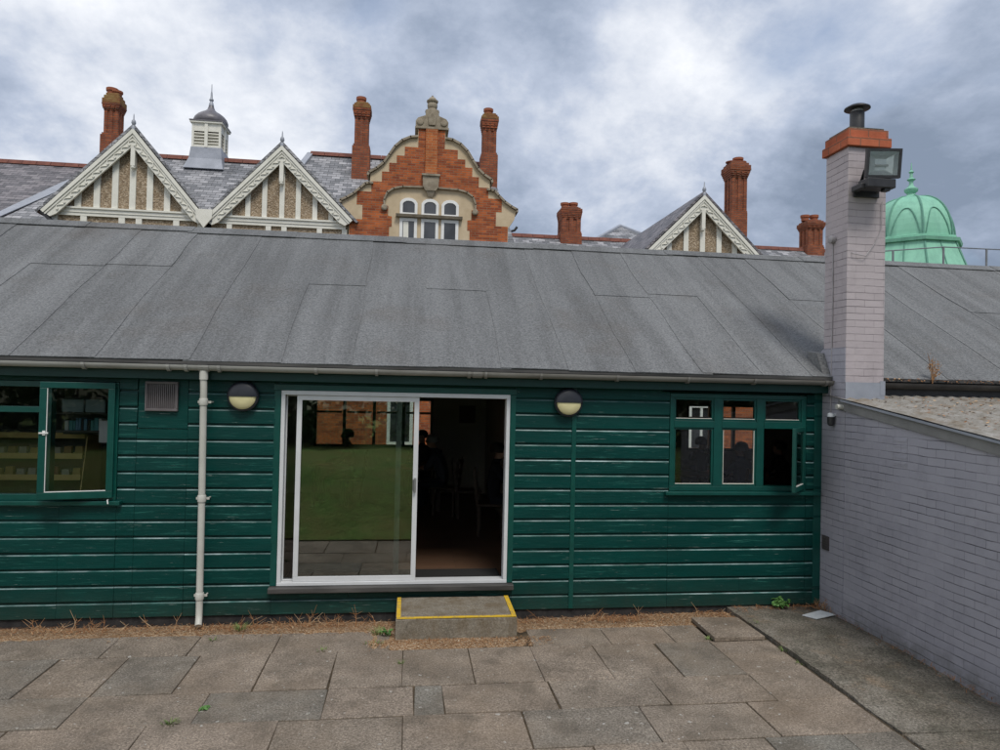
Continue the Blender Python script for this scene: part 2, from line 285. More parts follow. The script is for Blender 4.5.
MT['chrome'] = simple('bright_reflector', (0.80, 0.84, 0.81), (0.93, 0.95, 0.93), 30, 0.38, 0.5, 0.6, 0.75)
MT['rail'] = simple('galvanised_rail', (0.14, 0.155, 0.17), (0.20, 0.215, 0.23), 8, 0.5, 0.5, 0.1)
MT['vent'] = simple('grey_plastic_vent', (0.105, 0.093, 0.096), (0.15, 0.135, 0.138), 8, 0.55)
MT['vent_dark'] = simple('vent_slot', (0.05, 0.045, 0.045), (0.08, 0.07, 0.07), 8, 0.6)
MT['sill_wood'] = simple('dark_worn_timber', (0.022, 0.022, 0.022), (0.10, 0.095, 0.09), 6, 0.6, 0.4, 0.4, 0, (0.2, 1, 1))
MT['mossroof'] = None
m = Mat('mossy_corrugated_sheet', 0.93, 0.2)
c = m.ramp(m.noise(7, 6, 0.75), [(0.28, (0.12, 0.105, 0.08)), (0.5, (0.25, 0.235, 0.21)), (0.72, (0.37, 0.36, 0.34))])
c = m.mix(m.math('MULTIPLY', m.ramp(m.noise(3, 5, 0.7, (1, 1, 1), (3, 3, 3)), [(0.5, 0), (0.68, 1)]), 0.6), c, (0.17, 0.12, 0.07)); m.col(c); m.bump(m.noise(45, 4, 0.7), 0.8, 0.012); MT['mossroof'] = m.m
MT['white_plate'] = simple('pale_plate', (0.50, 0.53, 0.55), (0.62, 0.65, 0.67), 10, 0.5, 0.4, 0.1)
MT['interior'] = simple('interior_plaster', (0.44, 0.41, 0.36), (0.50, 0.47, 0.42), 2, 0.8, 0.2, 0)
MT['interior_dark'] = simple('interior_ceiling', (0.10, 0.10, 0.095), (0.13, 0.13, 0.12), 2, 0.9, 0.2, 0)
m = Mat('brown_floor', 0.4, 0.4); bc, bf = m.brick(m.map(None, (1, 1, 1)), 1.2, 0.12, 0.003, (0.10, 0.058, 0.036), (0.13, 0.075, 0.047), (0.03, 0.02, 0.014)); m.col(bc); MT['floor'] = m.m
MT['mat'] = simple('black_door_mat', (0.012, 0.012, 0.012), (0.02, 0.02, 0.02), 40, 0.95)
MT['wood'] = simple('brown_chair_wood', (0.045, 0.026, 0.016), (0.07, 0.042, 0.026), 9, 0.5, 0.4, 0.1)
MT['table'] = simple('brown_table_wood', (0.12, 0.075, 0.045), (0.17, 0.11, 0.065), 6, 0.4, 0.4, 0.1)
MT['pine'] = simple('yellow_pine_shelf', (0.60, 0.42, 0.14), (0.70, 0.50, 0.20), 5, 0.5, 0.4, 0.1)
MT['hair_dark'] = simple('dark_hair', (0.012, 0.009, 0.007), (0.03, 0.022, 0.017), 40, 0.6)
MT['hair_grey'] = simple('grey_hair', (0.16, 0.155, 0.15), (0.25, 0.245, 0.24), 40, 0.6)
MT['leaf'] = simple('fresh_leaf', (0.055, 0.15, 0.03), (0.10, 0.22, 0.05), 30, 0.55, 0.4, 0)
MT['grass'] = simple('grass_blade', (0.10, 0.17, 0.045), (0.19, 0.24, 0.08), 30, 0.6, 0.3, 0)
MT['dry'] = simple('dry_stalk', (0.20, 0.10, 0.045), (0.33, 0.19, 0.09), 30, 0.8, 0.2, 0)
m = Mat('dry_needles', 0.85, 0.2); m.col(m.ramp(m.tint(), [(0, (0.12, 0.05, 0.024)), (0.5, (0.29, 0.14, 0.062)), (0.8, (0.42, 0.24, 0.12)), (1, (0.52, 0.39, 0.25))])); MT['debris'] = m.m
m = Mat('pebbles', 0.85, 0.2); m.col(m.ramp(m.tint(), [(0, (0.15, 0.09, 0.052)), (0.5, (0.26, 0.175, 0.105)), (0.92, (0.38, 0.30, 0.21)), (1, (0.50, 0.44, 0.36))])); MT['pebbles'] = m.m
MT['hedge'] = simple('hedge_leaf', (0.012, 0.035, 0.010), (0.032, 0.07, 0.02), 5, 0.7, 0.3, 0)
MT['bark'] = simple('bark', (0.05, 0.04, 0.03), (0.09, 0.075, 0.055), 10, 0.9)
MT['cable'] = simple('grey_cable', (0.30, 0.28, 0.29), (0.36, 0.34, 0.35), 9, 0.6)
def glass(name, ior=1.75, tintc=(0.93, 0.95, 0.94)):
    m = Mat(name); g = m.n('ShaderNodeBsdfGlossy'); g.inputs['Roughness'].default_value = 0.015; g.inputs['Color'].default_value = (1, 1, 1, 1)
    t = m.n('ShaderNodeBsdfTransparent'); t.inputs['Color'].default_value = (*tintc, 1)
    f = m.n('ShaderNodeFresnel'); f.inputs['IOR'].default_value = ior
    x = m.n('ShaderNodeMixShader'); m.l(f.outputs[0], x.inputs[0]); m.l(t.outputs[0], x.inputs[1]); m.l(g.outputs[0], x.inputs[2]); m.l(x.outputs[0], m.o.inputs[0])
    m.t.nodes.remove(m.b); return m.m
MT['glass'] = glass('window_glass', 1.5); MT['door_glass'] = glass('door_glass', 2.2, (0.80, 0.86, 0.82))
m = Mat('dark_pane', 0.06, 0.7); m.col(m.ramp(m.noise(1.2, 3), [(0.4, (0.015, 0.017, 0.02)), (0.6, (0.05, 0.055, 0.065))])); MT['pane'] = m.m
def flat(name, c, rough=0.6, spec=0.3): return simple(name, tuple(x*0.88 for x in c), tuple(min(1, x*1.08) for x in c), 7, rough, spec, 0.05)

# ------------------------------------------------------------------ mesh helpers (world coordinates)
class MB:
    def __init__(s): s.v = []; s.f = []; s.t = []
    def add(s, vs, fs, t=0.0):
        b = len(s.v); s.v += [tuple(v) for v in vs]
        for f in fs: s.f.append(tuple(b+i for i in f)); s.t.append(t)
    def box(s, x0, x1, y0, y1, z0, z1, t=0.0):
        s.add([(x0, y0, z0), (x1, y0, z0), (x1, y1, z0), (x0, y1, z0), (x0, y0, z1), (x1, y0, z1), (x1, y1, z1), (x0, y1, z1)],
              [(3, 2, 1, 0), (4, 5, 6, 7), (0, 1, 5, 4), (1, 2, 6, 5), (2, 3, 7, 6), (3, 0, 4, 7)], t)
    def prism(s, pts, ext, t=0.0):
        """closed polygon pts (3-d, in order) pushed along ext"""
        n = len(pts); e = Vector(ext); a = [Vector(p) for p in pts]
        s.add(a + [p+e for p in a], [tuple(range(n))] + [tuple(range(2*n-1, n-1, -1))] + [(i, n+i, n+(i+1) % n, (i+1) % n)[::-1] for i in range(n)], t)
    def quad(s, *pts, t=0.0): s.add(pts, [tuple(range(len(pts)))], t)
    def bar(s, p, q, w, h, upv=(0, 0, 1), t=0.0):
        p = Vector(p); q = Vector(q); d = (q-p).normalized(); a = d.cross(Vector(upv))
        if a.length < 1e-4: a = d.cross(Vector((0, 1, 0)))
        a.normalize(); b = a.cross(d); a *= w/2; b *= h/2
        vs = [p-a-b, p+a-b, p+a+b, p-a+b, q-a-b, q+a-b, q+a+b, q-a+b]
        s.add(vs, [(0, 1, 2, 3), (7, 6, 5, 4), (0, 4, 5, 1), (1, 5, 6, 2), (2, 6, 7, 3), (3, 7, 4, 0)], t)
    def tube(s, path, r, n=8, t=0.0, cap=True):
        path = [Vector(p) for p in path]; k = len(path); rr = r if isinstance(r, (list, tuple)) else [r]*k
        vs = []; prev = None
        for i, p in enumerate(path):
            d = (path[min(i+1, k-1)] - path[max(i-1, 0)]).normalized()
            ref = prev if prev is not None else (Vector((0, 0, 1)) if abs(d.z) < 0.9 else Vector((1, 0, 0)))
            a = (ref - d*ref.dot(d)); a = a.normalized() if a.length > 1e-6 else d.orthogonal().normalized()
            prev = a; b = d.cross(a)
            for j in range(n): w = 2*PI*j/n; vs.append(p + (a*math.cos(w) + b*math.sin(w))*rr[i])
        fs = [(i*n+j, i*n+(j+1) % n, (i+1)*n+(j+1) % n, (i+1)*n+j) for i in range(k-1) for j in range(n)]
        if cap: fs += [tuple(range(n-1, -1, -1)), tuple((k-1)*n+j for j in range(n))]
        s.add(vs, fs, t)
    def lathe(s, c, prof, n=24, rot=0.0, axis='Z', t=0.0, sq=1.0):
        vs = []
        for r, h in prof:
            for j in range(n):
                w = rot + 2*PI*j/n; a, b = r*math.cos(w), r*math.sin(w)
                vs.append({'Z': (c[0]+a, c[1]+b, c[2]+h), 'Y': (c[0]+a, c[1]+h, c[2]+b), 'X': (c[0]+h, c[1]+a, c[2]+b)}[axis])
        k = len(prof); fs = [(i*n+j, i*n+(j+1) % n, (i+1)*n+(j+1) % n, (i+1)*n+j) for i in range(k-1) for j in range(n)]
        if prof[0][0] > 1e-5: fs.append(tuple(range(n-1, -1, -1)))
        if prof[-1][0] > 1e-5: fs.append(tuple((k-1)*n+j for j in range(n)))
        s.add(vs, fs, t)
    def build(s, name, mat, parent=None, bevel=0.0, smooth=False, seg=2, kind=None, loc=None, normals=True):
        base = Vector((0, 0, 0)); q = parent
        while q is not None: base += q.location; q = q.parent
        if loc is not None: org = Vector(loc)
        elif parent is None: org = Vector((sum(v[0] for v in s.v)/len(s.v), sum(v[1] for v in s.v)/len(s.v), min(v[2] for v in s.v)))
        else: org = base
        me = bpy.data.meshes.new(name)
        me.from_pydata([tuple(Vector(v)-org) for v in s.v], [], s.f)
        at = me.attributes.new('tint', 'FLOAT', 'FACE'); at.data.foreach_set('value', s.t)
        if normals:
            bm = bmesh.new(); bm.from_mesh(me); bmesh.ops.recalc_face_normals(bm, faces=bm.faces); bm.to_mesh(me); bm.free()
        me.materials.append(mat)
        if smooth:
            me.polygons.foreach_set('use_smooth', [True]*len(me.polygons)); me.set_sharp_from_angle(angle=math.radians(38))
        me.update()
        o = bpy.data.objects.new(name, me); COL.objects.link(o)
        if parent is not None: o.parent = parent; o.location = org - base
        else: o.location = org
        if bevel:
            b = o.modifiers.new('bevel', 'BEVEL'); b.width = bevel; b.segments = seg; b.limit_method = 'ANGLE'; b.angle_limit = math.radians(40)
        if kind: o['kind'] = kind
        return o
def tag(o, label, cat, group=None):
    o['label'] = label; o['category'] = cat
    if group: o['group'] = group
    return o
def thing(name, label, cat, loc, group=None):
    o = bpy.data.objects.new(name, None); o.empty_display_size = 0.2; COL.objects.link(o); o.location = loc
    return tag(o, label, cat, group)
def dup(root, loc, rz, label):
    r = root.copy(); COL.objects.link(r); r.location = loc; r.rotation_euler = (0, 0, rz); r['label'] = label
    for ch in list(root.children):
        c = ch.copy(); COL.objects.link(c); c.parent = r
        for g in list(ch.children):
            d = g.copy(); COL.objects.link(d); d.parent = c
    return r
def holes_wall(mb, x0, x1, z0, z1, y0, y1, holes):
    xs = sorted({x0, x1, *[min(max(h[i], x0), x1) for h in holes for i in (0, 1)]}); zs = sorted({z0, z1, *[min(max(h[i], z0), z1) for h in holes for i in (2, 3)]})
    for a, b in zip(xs, xs[1:]):
        run = None
        for c, d in zip(zs, zs[1:]):
            cx, cz = (a+b)/2, (c+d)/2
            inside = any(h[0] < cx < h[1] and h[2] < cz < h[3] for h in holes)
            if not inside: run = (run[0], d) if run else (c, d)
            if (inside or d == zs[-1]) and run: mb.box(a, b, y0, y1, *run); run = None

# ================================================================== GROUND
g = MB(); g.quad((-400, -400, -0.16), (400, -400, -0.16), (400, 400, -0.16), (-400, 400, -0.16)); g.build('ground', MT['earth'], kind='structure')
g = MB(); g.box(-9, 3.655, -3.62, -0.50, -0.12, -0.009); g.build('paving_bed', MT['joint'], kind='structure')
rows = [(-0.97, -0.46, [-9, -7.8, -6.6, -5.1, -4.2, -2.70, -1.95, -1.20, -0.13], None), (-0.97, -0.50, [1.24, 2.02, 2.68, 3.05], None),
        (-1.76, -0.97, [-9, -7.8, -7.2, -6.6, -6.0, -5.4, -4.8, -4.2, -3.6, -3.01, -2.43, -1.82, -1.21, -0.61, -0.01, 0.605, 1.20, 1.81, 2.44, 3.02, 3.63], None),
        (-2.27, -1.76, [-9, -7.6, -6.7, -5.8, -4.9, -4.0, -3.2, -2.43, -1.52, -0.60, 0.09, 0.32, 1.22, 2.12, 3.02, 3.63], None),
        (-2.82, -2.27, [-9, -8.2, -7.3, -6.4, -5.5, -4.6, -3.7, -2.75, -1.82, -0.90, 0.0, 0.91, 1.84, 2.74, 3.63], None),
        (-3.6, -2.82, [-9, -8.1, -7.2, -6.3, -5.4, -4.5, -3.6, -2.9, -2.0, -1.2, -0.45, 0.43, 1.33, 1.98, 2.6, 3.2, 3.63], None)]
pv = MB(); rg = random.Random(3)
for y0, y1, xs, _ in rows:
    for a, b in zip(xs, xs[1:]):
        t = rg.random(); g_ = 0.003 + rg.random()*0.004
        dz = [rg.uniform(-0.004, 0.004) for _ in range(4)]; o = rg.uniform(-0.002, 0.003)
        j = [rg.uniform(-0.006, 0.006) for _ in range(8)]
        c = [(a+g_+j[0], y0+g_+j[1]), (b-g_+j[2], y0+g_+j[3]), (b-g_+j[4], y1-g_+j[5]), (a+g_+j[6], y1-g_+j[7])]
        pv.add([(x, y, -0.06) for x, y in c] + [(x, y, o+d) for (x, y), d in zip(c, dz)], [(3, 2, 1, 0), (4, 5, 6, 7), (0, 1, 5, 4), (1, 2, 6, 5), (2, 3, 7, 6), (3, 0, 4, 7)], t)
pv.build('paving', MT['paving'], bevel=0.006, kind='structure', loc=(0, 0, 0))
def gz(x, y):
    f = min(1, max(0, (y+0.45)/0.40)); return -0.002 - (0.055 if x < 2.6 else 0.035)*f*f*(3-2*f) + 0.006*math.sin(x*3.1+1)*math.sin(x*1.3)
gs = MB(); rg = random.Random(5)
nx, ny = 260, 10
for j in range(ny+1):
    for i in range(nx+1):
        x = -9 + 12.66*i/nx; f = j/ny; y = -1.02 + 1.07*f
        z = gz(x, y) + rg.uniform(-0.005, 0.005)
        if f < 0.48 and not (-0.35 < x < 1.4 and y > -0.97): z = min(z, -0.018)
        gs.v.append((x, y, z))
for j in range(ny):
    for i in range(nx): a = j*(nx+1)+i; gs.f.append((a, a+1, a+nx+2, a+nx+1)); gs.t.append(0)
gs.build('gravel_strip', MT['gravel'], kind='structure', smooth=True, loc=(0, 0, 0))
# concrete strip beside the lean-to, slightly proud and tilted
cs = MB(); rg = random.Random(11); nx, ny = 12, 40
top = []
for j in range(ny+1):
    for i in range(nx+1):
        x = 3.665 + 1.16*i/nx + (rg.uniform(-0.012, 0.008) if i == 0 else 0); y = -2.86 + 2.88*j/ny
        top.append((x, y, 0.030 - 0.02*(i/nx) + 0.006*math.sin(x*5+y*3) + rg.uniform(-0.002, 0.002) - (0.02 if y < -2.0 else 0)*min(1, (-2.0-y)*2)))
k = len(top); cs.v = top + [(x, y, -0.12) for x, y, z in top]
for j in range(ny):
    for i in range(nx): a = j*(nx+1)+i; cs.f.append((a, a+1, a+nx+2, a+nx+1)); cs.t.append(0)
for j in range(ny): a = j*(nx+1); cs.f.append((a, a+nx+1, a+nx+1+k, a+k)); cs.t.append(0)
for i in range(nx): cs.f.append((i, i+1, i+1+k, i+k)); cs.t.append(0)
cs.build('concrete_path', MT['concrete'], kind='structure', smooth=True, loc=(0, 0, 0), normals=False)
c2 = MB(); c2.box(3.665, 4.82, -3.6, -2.872, -0.12, 0.004); c2.build('concrete_path_slab', MT['concrete'], kind='structure', bevel=0.008, loc=(0, 0, 0))
# lawn rising behind the camera
lw = MB(); nx, ny = 90, 60; rg = random.Random(2)
def lawn_z(x, y):
    d = -3.62 - y
    if d < 0: return 0.0
    s = min(1, d/3.2); s = s*s*(3-2*s)
    return 0.02 + 0.83*s
for j in range(ny+1):
    for i in range(nx+1):
        x = -24 + 48*i/nx; f = j/ny; y = -3.62 - 22*f*f - 2*f
        lw.v.append((x, y, lawn_z(x, y) + (rg.uniform(-0.03, 0.03) if j else 0)))
for j in range(ny):
    for i in range(nx): a = j*(nx+1)+i; lw.f.append((a, a+nx+1, a+nx+2, a+1)); lw.t.append(0)
lw.build('lawn', MT['lawn'], kind='structure', smooth=True, loc=(0, 0, 0))

# ================================================================== HUT
HX0, HX1, HD = -8.5, 11.5, 6.4
hut = thing('timber_hut', 'long low dark green weatherboarded hut with grey felt roof and white sliding door', 'hut', (0, 0, 0))
DOOR = (-1.40, 1.16, 0.30, 2.46); WL = (-5.3, -2.955, 1.24, 2.455); WR = (2.935, 4.60, 1.352, 2.47)
VP = (-2.78, -2.28, 1.98, 2.50)
wall = MB(); holes_wall(wall, HX0, HX1, 0.0, 2.66, 0.02, 0.12, [DOOR, WL, WR])
wall.box(HX0, HX0+0.12, 0.12, HD, 0, 2.66); wall.box(HX1-0.12, HX1, 0.12, HD, 0, 2.66)
BW = [(-1.86, 0.47, 1.24, 2.22), (5.82, 7.4, 1.24, 2.22), (-6.0, -4.6, 1.24, 2.22), (2.2, 3.6, 1.24, 2.22)]
holes_wall(wall, HX0, HX1, 0.0, 2.66, HD, HD+0.12, BW)
wall.build('wall', MT['interior'], hut)
pl = MB(); pl.box(HX0, HX1, -0.004, 0.018, -0.14, 0.055); pl.build('plinth', MT['plinth'], hut)
# weatherboards
cb = MB(); rg = random.Random(21); PITCHB = 0.1667; Z0 = 0.045
hol = [DOOR, WL, WR, VP]
cuts0 = [-3.50, 1.825]
def board(x0, x1, z, t, jy):
    h = PITCHB
    prof = [(0.02, z+0.002), (-0.022, z), (-0.026, z+0.005), (-0.0215, z+0.134), (-0.015, z+0.1455), (-0.002, z+0.149), (0.0, z+h-0.002), (0.02, z+h-0.002)]
    ends = []
    for x in (x0, x1):
        ends.append([(x, y+jy, zz) for y, zz in prof])
    n = len(prof)
    b0 = len(cb.f)
    cb.add(ends[0]+ends[1], [(i, (i+1) % n, n+(i+1) % n, n+i) for i in range(n)] + [tuple(range(n-1, -1, -1)), tuple(range(n, 2*n))], t)
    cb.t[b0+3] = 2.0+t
for i in range(15):
    z = Z0 + i*PITCHB; zt = z+PITCHB
    cuts = [HX0, HX1] + cuts0 + [c for c in ([rg.uniform(-7, -4)], [rg.uniform(2.5, 4.0)] if i % 4 == 1 else [], [-0.6] if i == 1 else [])for c in c]
    xs = sorted(set(cuts + [h[k] for h in hol for k in (0, 1)]))
    for a, b in zip(xs, xs[1:]):
        mid = (a+b)/2; g_ = 0.0015
        over = [h for h in hol if h[0] < mid < h[1] and not (h[3] <= z+0.004 or h[2] >= zt-0.004)]
        t = rg.random(); jy = rg.uniform(-0.003, 0.003); jz = rg.uniform(-0.002, 0.002)
        if not over: board(a+g_, b-g_, z+jz, t, jy)
        else:
            h = over[0]
            if h[2] > z+0.02: cb.box(a+g_, b-g_, -0.020+jy, 0.02, z, h[2]-0.001, t)
            if h[3] < zt-0.02: cb.box(a+g_, b-g_, -0.018+jy, 0.02, h[3]+0.001, zt-0.004, t)
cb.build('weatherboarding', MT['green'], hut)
for a, c, y in ((1.80, 1.85, -0.034), (4.70, 4.795, -0.027)):       # cover strips over the joint and beside the stack
    tr = MB(); tr.box(a, c, y, 0.018, 0.05, 2.50); tr.build('cover_strip', MT['green_trim'], hut, bevel=0.003)
vpn = MB(); vpn.box(-2.775, -2.285, -0.016, 0.018, 1.985, 2.50); vpn.build('vent_panel', MT['green'], hut, bevel=0.003)
vt = MB(); 
for b in ((-2.70, -2.38, 2.445, 2.47), (-2.70, -2.38, 2.165, 2.19), (-2.70, -2.68, 2.19, 2.445), (-2.40, -2.38, 2.19, 2.445)): vt.box(b[0], b[1], -0.055, -0.0165, b[2], b[3])
vent = vt.build('vent_grille', MT['vent'], hut, bevel=0.004)
vs_ = MB(); vs_.box(-2.68, -2.40, -0.022, -0.0165, 2.19, 2.445)
for k in range(15): vs_.bar((-2.672+0.0188*k, -0.036, 2.19), (-2.672+0.0188*k, -0.036, 2.445), 0.010, 0.012, (0, 1, 0))
vs_.build('slats', MT['vent'], vent)
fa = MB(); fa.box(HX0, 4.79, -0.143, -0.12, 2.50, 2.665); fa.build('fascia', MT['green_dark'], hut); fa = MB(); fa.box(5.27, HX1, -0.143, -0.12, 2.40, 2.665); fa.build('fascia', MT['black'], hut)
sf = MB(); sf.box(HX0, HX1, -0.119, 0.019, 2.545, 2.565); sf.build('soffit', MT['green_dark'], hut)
# roof: felt strips from ridge to eaves
EY, EZ, RY, RZ = -0.215, 2.685, 3.2, 4.75
sl = Vector((0, RY-EY, RZ-EZ)); SLN = sl.length; sl.normalize(); nrm = Vector((0, -sl.z, sl.y))
def roofp(x, s, n=0.0): p = Vector((x, EY, EZ)) + sl*s + nrm*n; return (p.x, p.y, p.z)
seams = [-9.0, -8.2, -7.3, -6.5, -5.65, -4.86, -3.98, -3.2, -2.3, -1.39, -0.66, 0.24, 1.02, 1.75, 2.5, 3.28, 4.0, 4.60, 5.4, 6.3, 7.2, 8.1, 9.0, 9.9, 10.8, 11.7]
rf = MB(); rg = random.Random(9)
def strip(x0, x1, s0, s1, n0, n1, t, wob0, wob1, K=14):
    a, b = [], []
    for k in range(K+1):
        s = s0+(s1-s0)*k/K; sag = 0.007*math.sin(s*1.7) 
        f = n0+(n1-n0)*k/K; lo, hi = (0.0, 0.007) if x0 < 0.1 else (0.007, 0.0)
        a.append((x0+wob0[k % len(wob0)]-(0.05 if x0 >= 0.1 else 0), s, f+lo+sag)); b.append((x1+wob1[k % len(wob1)], s, f+hi+sag))
    vs = [roofp(*p) for p in a] + [roofp(*p) for p in b] + [roofp(p[0], p[1], p[2]-0.012) for p in a] + [roofp(p[0], p[1], p[2]-0.012) for p in b]
    k1 = K+1; fs = []
    for k in range(K):
        fs += [(k, k1+k, k1+k+1, k+1), (2*k1+k, 2*k1+k+1, 3*k1+k+1, 3*k1+k), (k, k+1, 2*k1+k+1, 2*k1+k), (k1+k, 3*k1+k, 3*k1+k+1, k1+k+1)]
    fs += [(0, 2*k1, 3*k1, k1), (K, k1+K, 3*k1+K, 2*k1+K)]
    rf.add(vs, fs, t)
wobs = [[rg.uniform(-0.004, 0.004) + 0.012*math.sin(k*0.5+i) for k in range(15)] for i, _ in enumerate(seams)]
laps = {-3.98: 0.62, -1.39: 0.52, -4.86: 0.6, 0.24: 0.52, 2.5: 0.52, 3.28: 0.55, 5.4: 0.55, 8.1: 0.5, -6.5: 0.45}
for i, (a, b) in enumerate(zip(seams, seams[1:])):
    t = rg.random(); s0 = rg.uniform(-0.012, 0.012)
    if a in laps:
        sm = SLN*laps[a]
        strip(a, b+0.06, s0, sm+0.05, 0.006, 0.002, t, wobs[i], wobs[i+1]); strip(a, b+0.06, sm, SLN, 0.010, 0.005, rg.random(), wobs[i], wobs[i+1])
    else: strip(a, b+0.06, s0, SLN, 0.006, 0.002, t, wobs[i], wobs[i+1])
x = -9.0
while x < 11.6:
    x2 = min(11.7, x+rg.uniform(1.2, 2.6)); w = [rg.uniform(-0.008, 0.008) for _ in range(15)]
    strip(x, x2+0.05, SLN-rg.uniform(0.19, 0.25), SLN+0.012, 0.024, 0.019, rg.random(), w, w, 3); x = x2
back = MB(); back.quad((-9, RY, RZ), (11.7, RY, RZ), (11.7, 6.75, 2.66), (-9, 6.75, 2.66)); back.quad((-9, RY, RZ-0.03), (11.7, RY, RZ-0.03), (11.7, 6.75, 2.63), (-9, 6.75, 2.63))
rf.add([(-9, RY-0.01, RZ+0.005), (11.7, RY-0.01, RZ+0.005), (11.7, 6.75, 2.66), (-9, 6.75, 2.66)], [(0, 1, 2, 3)])
roof = rf.build('roof', MT['felt'], hut, normals=False)
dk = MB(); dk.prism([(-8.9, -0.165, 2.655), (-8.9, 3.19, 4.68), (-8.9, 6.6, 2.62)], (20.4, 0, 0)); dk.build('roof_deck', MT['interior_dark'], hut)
# eaves drip edge in dark felt
ed = MB(); ed.bar((HX0-0.4, EY+0.02, EZ-0.018), (4.79, EY+0.02, EZ-0.018), 0.05, 0.03); ed.bar((5.27, EY+0.02, EZ-0.018), (HX1+0.1, EY+0.02, EZ-0.018), 0.05, 0.03); ed.build('eaves_edge', MT['sill_wood'], hut)
# gutter: half round trough
def gutter(x0, x1, mat, zt=2.645, yc=-0.205, r=0.055):
    gb = MB(); K = 10; vs = []; 
    for x in (x0, x1):
        for rr in (r, r-0.006):
            for k in range(K+1):
                w = PI + PI*k/K; vs.append((x, yc+rr*math.cos(w), zt+rr*math.sin(w)))
    n = K+1
    fs = []
    for k in range(K): fs += [(k, k+1, 2*n+k+1, 2*n+k), (n+k, 3*n+k, 3*n+k+1, n+k+1)]
    fs += [(0, 2*n, 3*n, n), (K, n+K, 3*n+K, 2*n+K)]
    fs += [tuple(range(n)) , tuple(range(2*n, 3*n))]
    gb.add(vs, fs); return gb.build('gutter', mat, hut, smooth=True, normals=False)
gt = gutter(HX0, 4.795, MT['gutter']); gutter(5.265, HX1, MT['gutter_black'], 2.635, r=0.068)
K = 9
def gring(x, w, r, zt=2.645, yc=-0.205, name='gutter_bracket'):
    gk = MB(); pts = []
    for k in range(K+1): a = PI + PI*k/K; pts.append((x, yc+r*math.cos(a), zt+r*math.sin(a)))
    for p, q in zip(pts, pts[1:]): gk.bar(p, q, w, 0.008, (0, (p[1]+q[1])/2-yc, (p[2]+q[2])/2-zt))
    gk.build(name, MT['gutter'], gt)
for x in (-4.6, -3.22, -2.42, -2.25, -1.93, -0.97, -0.35, 0.62, 0.80, 1.40, 2.25, 3.06, 3.84, 4.70): gring(x, 0.030, 0.065)
for x in (-2.08, 0.71): gring(x, 0.10, 0.060, name='gutter_union')
# downpipe
dp = MB(); px_ = -2.085
dp.tube([(px_, -0.205, 2.62), (px_, -0.205, 2.50), (px_, -0.195, 2.42), (px_, -0.15, 1.28), (px_, -0.125, 0.22), (px_, -0.125, 0.10), (px_+0.005, -0.15, 0.04), (px_+0.014, -0.19, 0.0)], 0.034, 14)
dpo = dp.build('downpipe', MT['upvc'], hut, smooth=True)
for z, yq in ((2.27, -0.189), (1.28, -0.15), (0.28, -0.126)):
    dk2 = MB(); dk2.lathe((px_, yq, z), [(0.041, -0.03), (0.043, -0.02), (0.043, 0.03), (0.038, 0.04)], 14); dk2.box(px_-0.065, px_+0.065, yq+0.034, yq+0.040, z-0.012, z+0.012)
    for sx in (-0.05, 0.05): dk2.box(px_+sx-0.006, px_+sx+0.006, yq+0.0402, -0.02, z-0.006, z+0.006)
    dk2.build('pipe_collar', MT['upvc'], dpo, smooth=True)
dk2 = MB(); dk2.lathe((px_, -0.205, 2.50), [(0.042, 0.0), (0.042, 0.09)], 14); dk2.build('pipe_socket', MT['upvc'], dpo, smooth=True)

# ---- windows of the hut
def frame_rect(mb, x0, x1, z0, z1, w, y0, y1):
    mb.box(x0, x1, y0, y1, z0, z0+w); mb.box(x0, x1, y0, y1, z1-w, z1); mb.box(x0, x0+w, y0, y1, z0+w, z1-w); mb.box(x1-w, x1, y0, y1, z0+w, z1-w)
def pane(par, x0, x1, z0, z1, y, mat='glass'):
    b = MB(); b.box(x0, x1, y, y+0.004, z0, z1); return b.build('pane', MT[mat], par)
# right window, three lights wide, transom; the right casement stands open
fr = MB(); x0, x1, z0, z1 = 2.94, 4.595, 1.355, 2.465
fr.box(x0, x1, -0.028, 0.07, z1-0.05, z1-0.001); fr.box(x0, x1, -0.028, 0.07, z0, z0+0.055)
fr.box(x0, x0+0.05, -0.028, 0.07, z0+0.055, z1-0.05); fr.box(x1-0.06, x1, -0.028, 0.07, z0+0.055, z1-0.05)
for a, b in ((3.465, 3.56), (3.985, 4.075)): fr.box(a, b, -0.026, 0.07, z0+0.055, z1-0.05)
for a, b in ((2.99, 3.465), (3.56, 3.985), (4.075, 4.535)): fr.box(a, b, -0.03, 0.07, 2.075, 2.155)
wr = fr.build('window', MT['green_trim'], hut, bevel=0.004)
bd = MB()
for a, b in ((2.99, 3.465), (3.56, 3.985), (4.075, 4.535)): frame_rect(bd, a+0.001, b-0.001, 2.156, 2.414, 0.022, -0.014, 0.03)
for a, b in ((2.99, 3.465), (3.56, 3.985)): frame_rect(bd, a+0.001, b-0.001, 1.411, 2.074, 0.022, -0.014, 0.03)
bd.build('glazing_bead', MT['green_trim'], wr, bevel=0.003)
pt = MB()
for a, b in ((2.99, 3.465), (3.56, 3.985), (4.075, 4.535)): pt.box(a+0.024, b-0.024, -0.0165, -0.002, 2.178, 2.184)
pt.box(3.014, 3.44, -0.0165, -0.002, 1.433, 1.439); pt.box(3.584, 3.963, -0.0165, -0.002, 1.433, 1.440); pt.box(3.583, 3.588, -0.0165, -0.002, 1.44, 2.05); pt.box(3.956, 3.961, -0.0165, -0.002, 1.44, 2.05)
pt.build('putty_line', MT['cream'], wr)
for a, b in ((2.99, 3.465), (3.56, 3.985), (4.075, 4.535)): pane(wr, a+0.02, b-0.02, 2.175, 2.395, 0.004)
for a, b in ((2.99, 3.465), (3.56, 3.985)): pane(wr, a+0.02, b-0.02, 1.43, 2.055, 0.004)
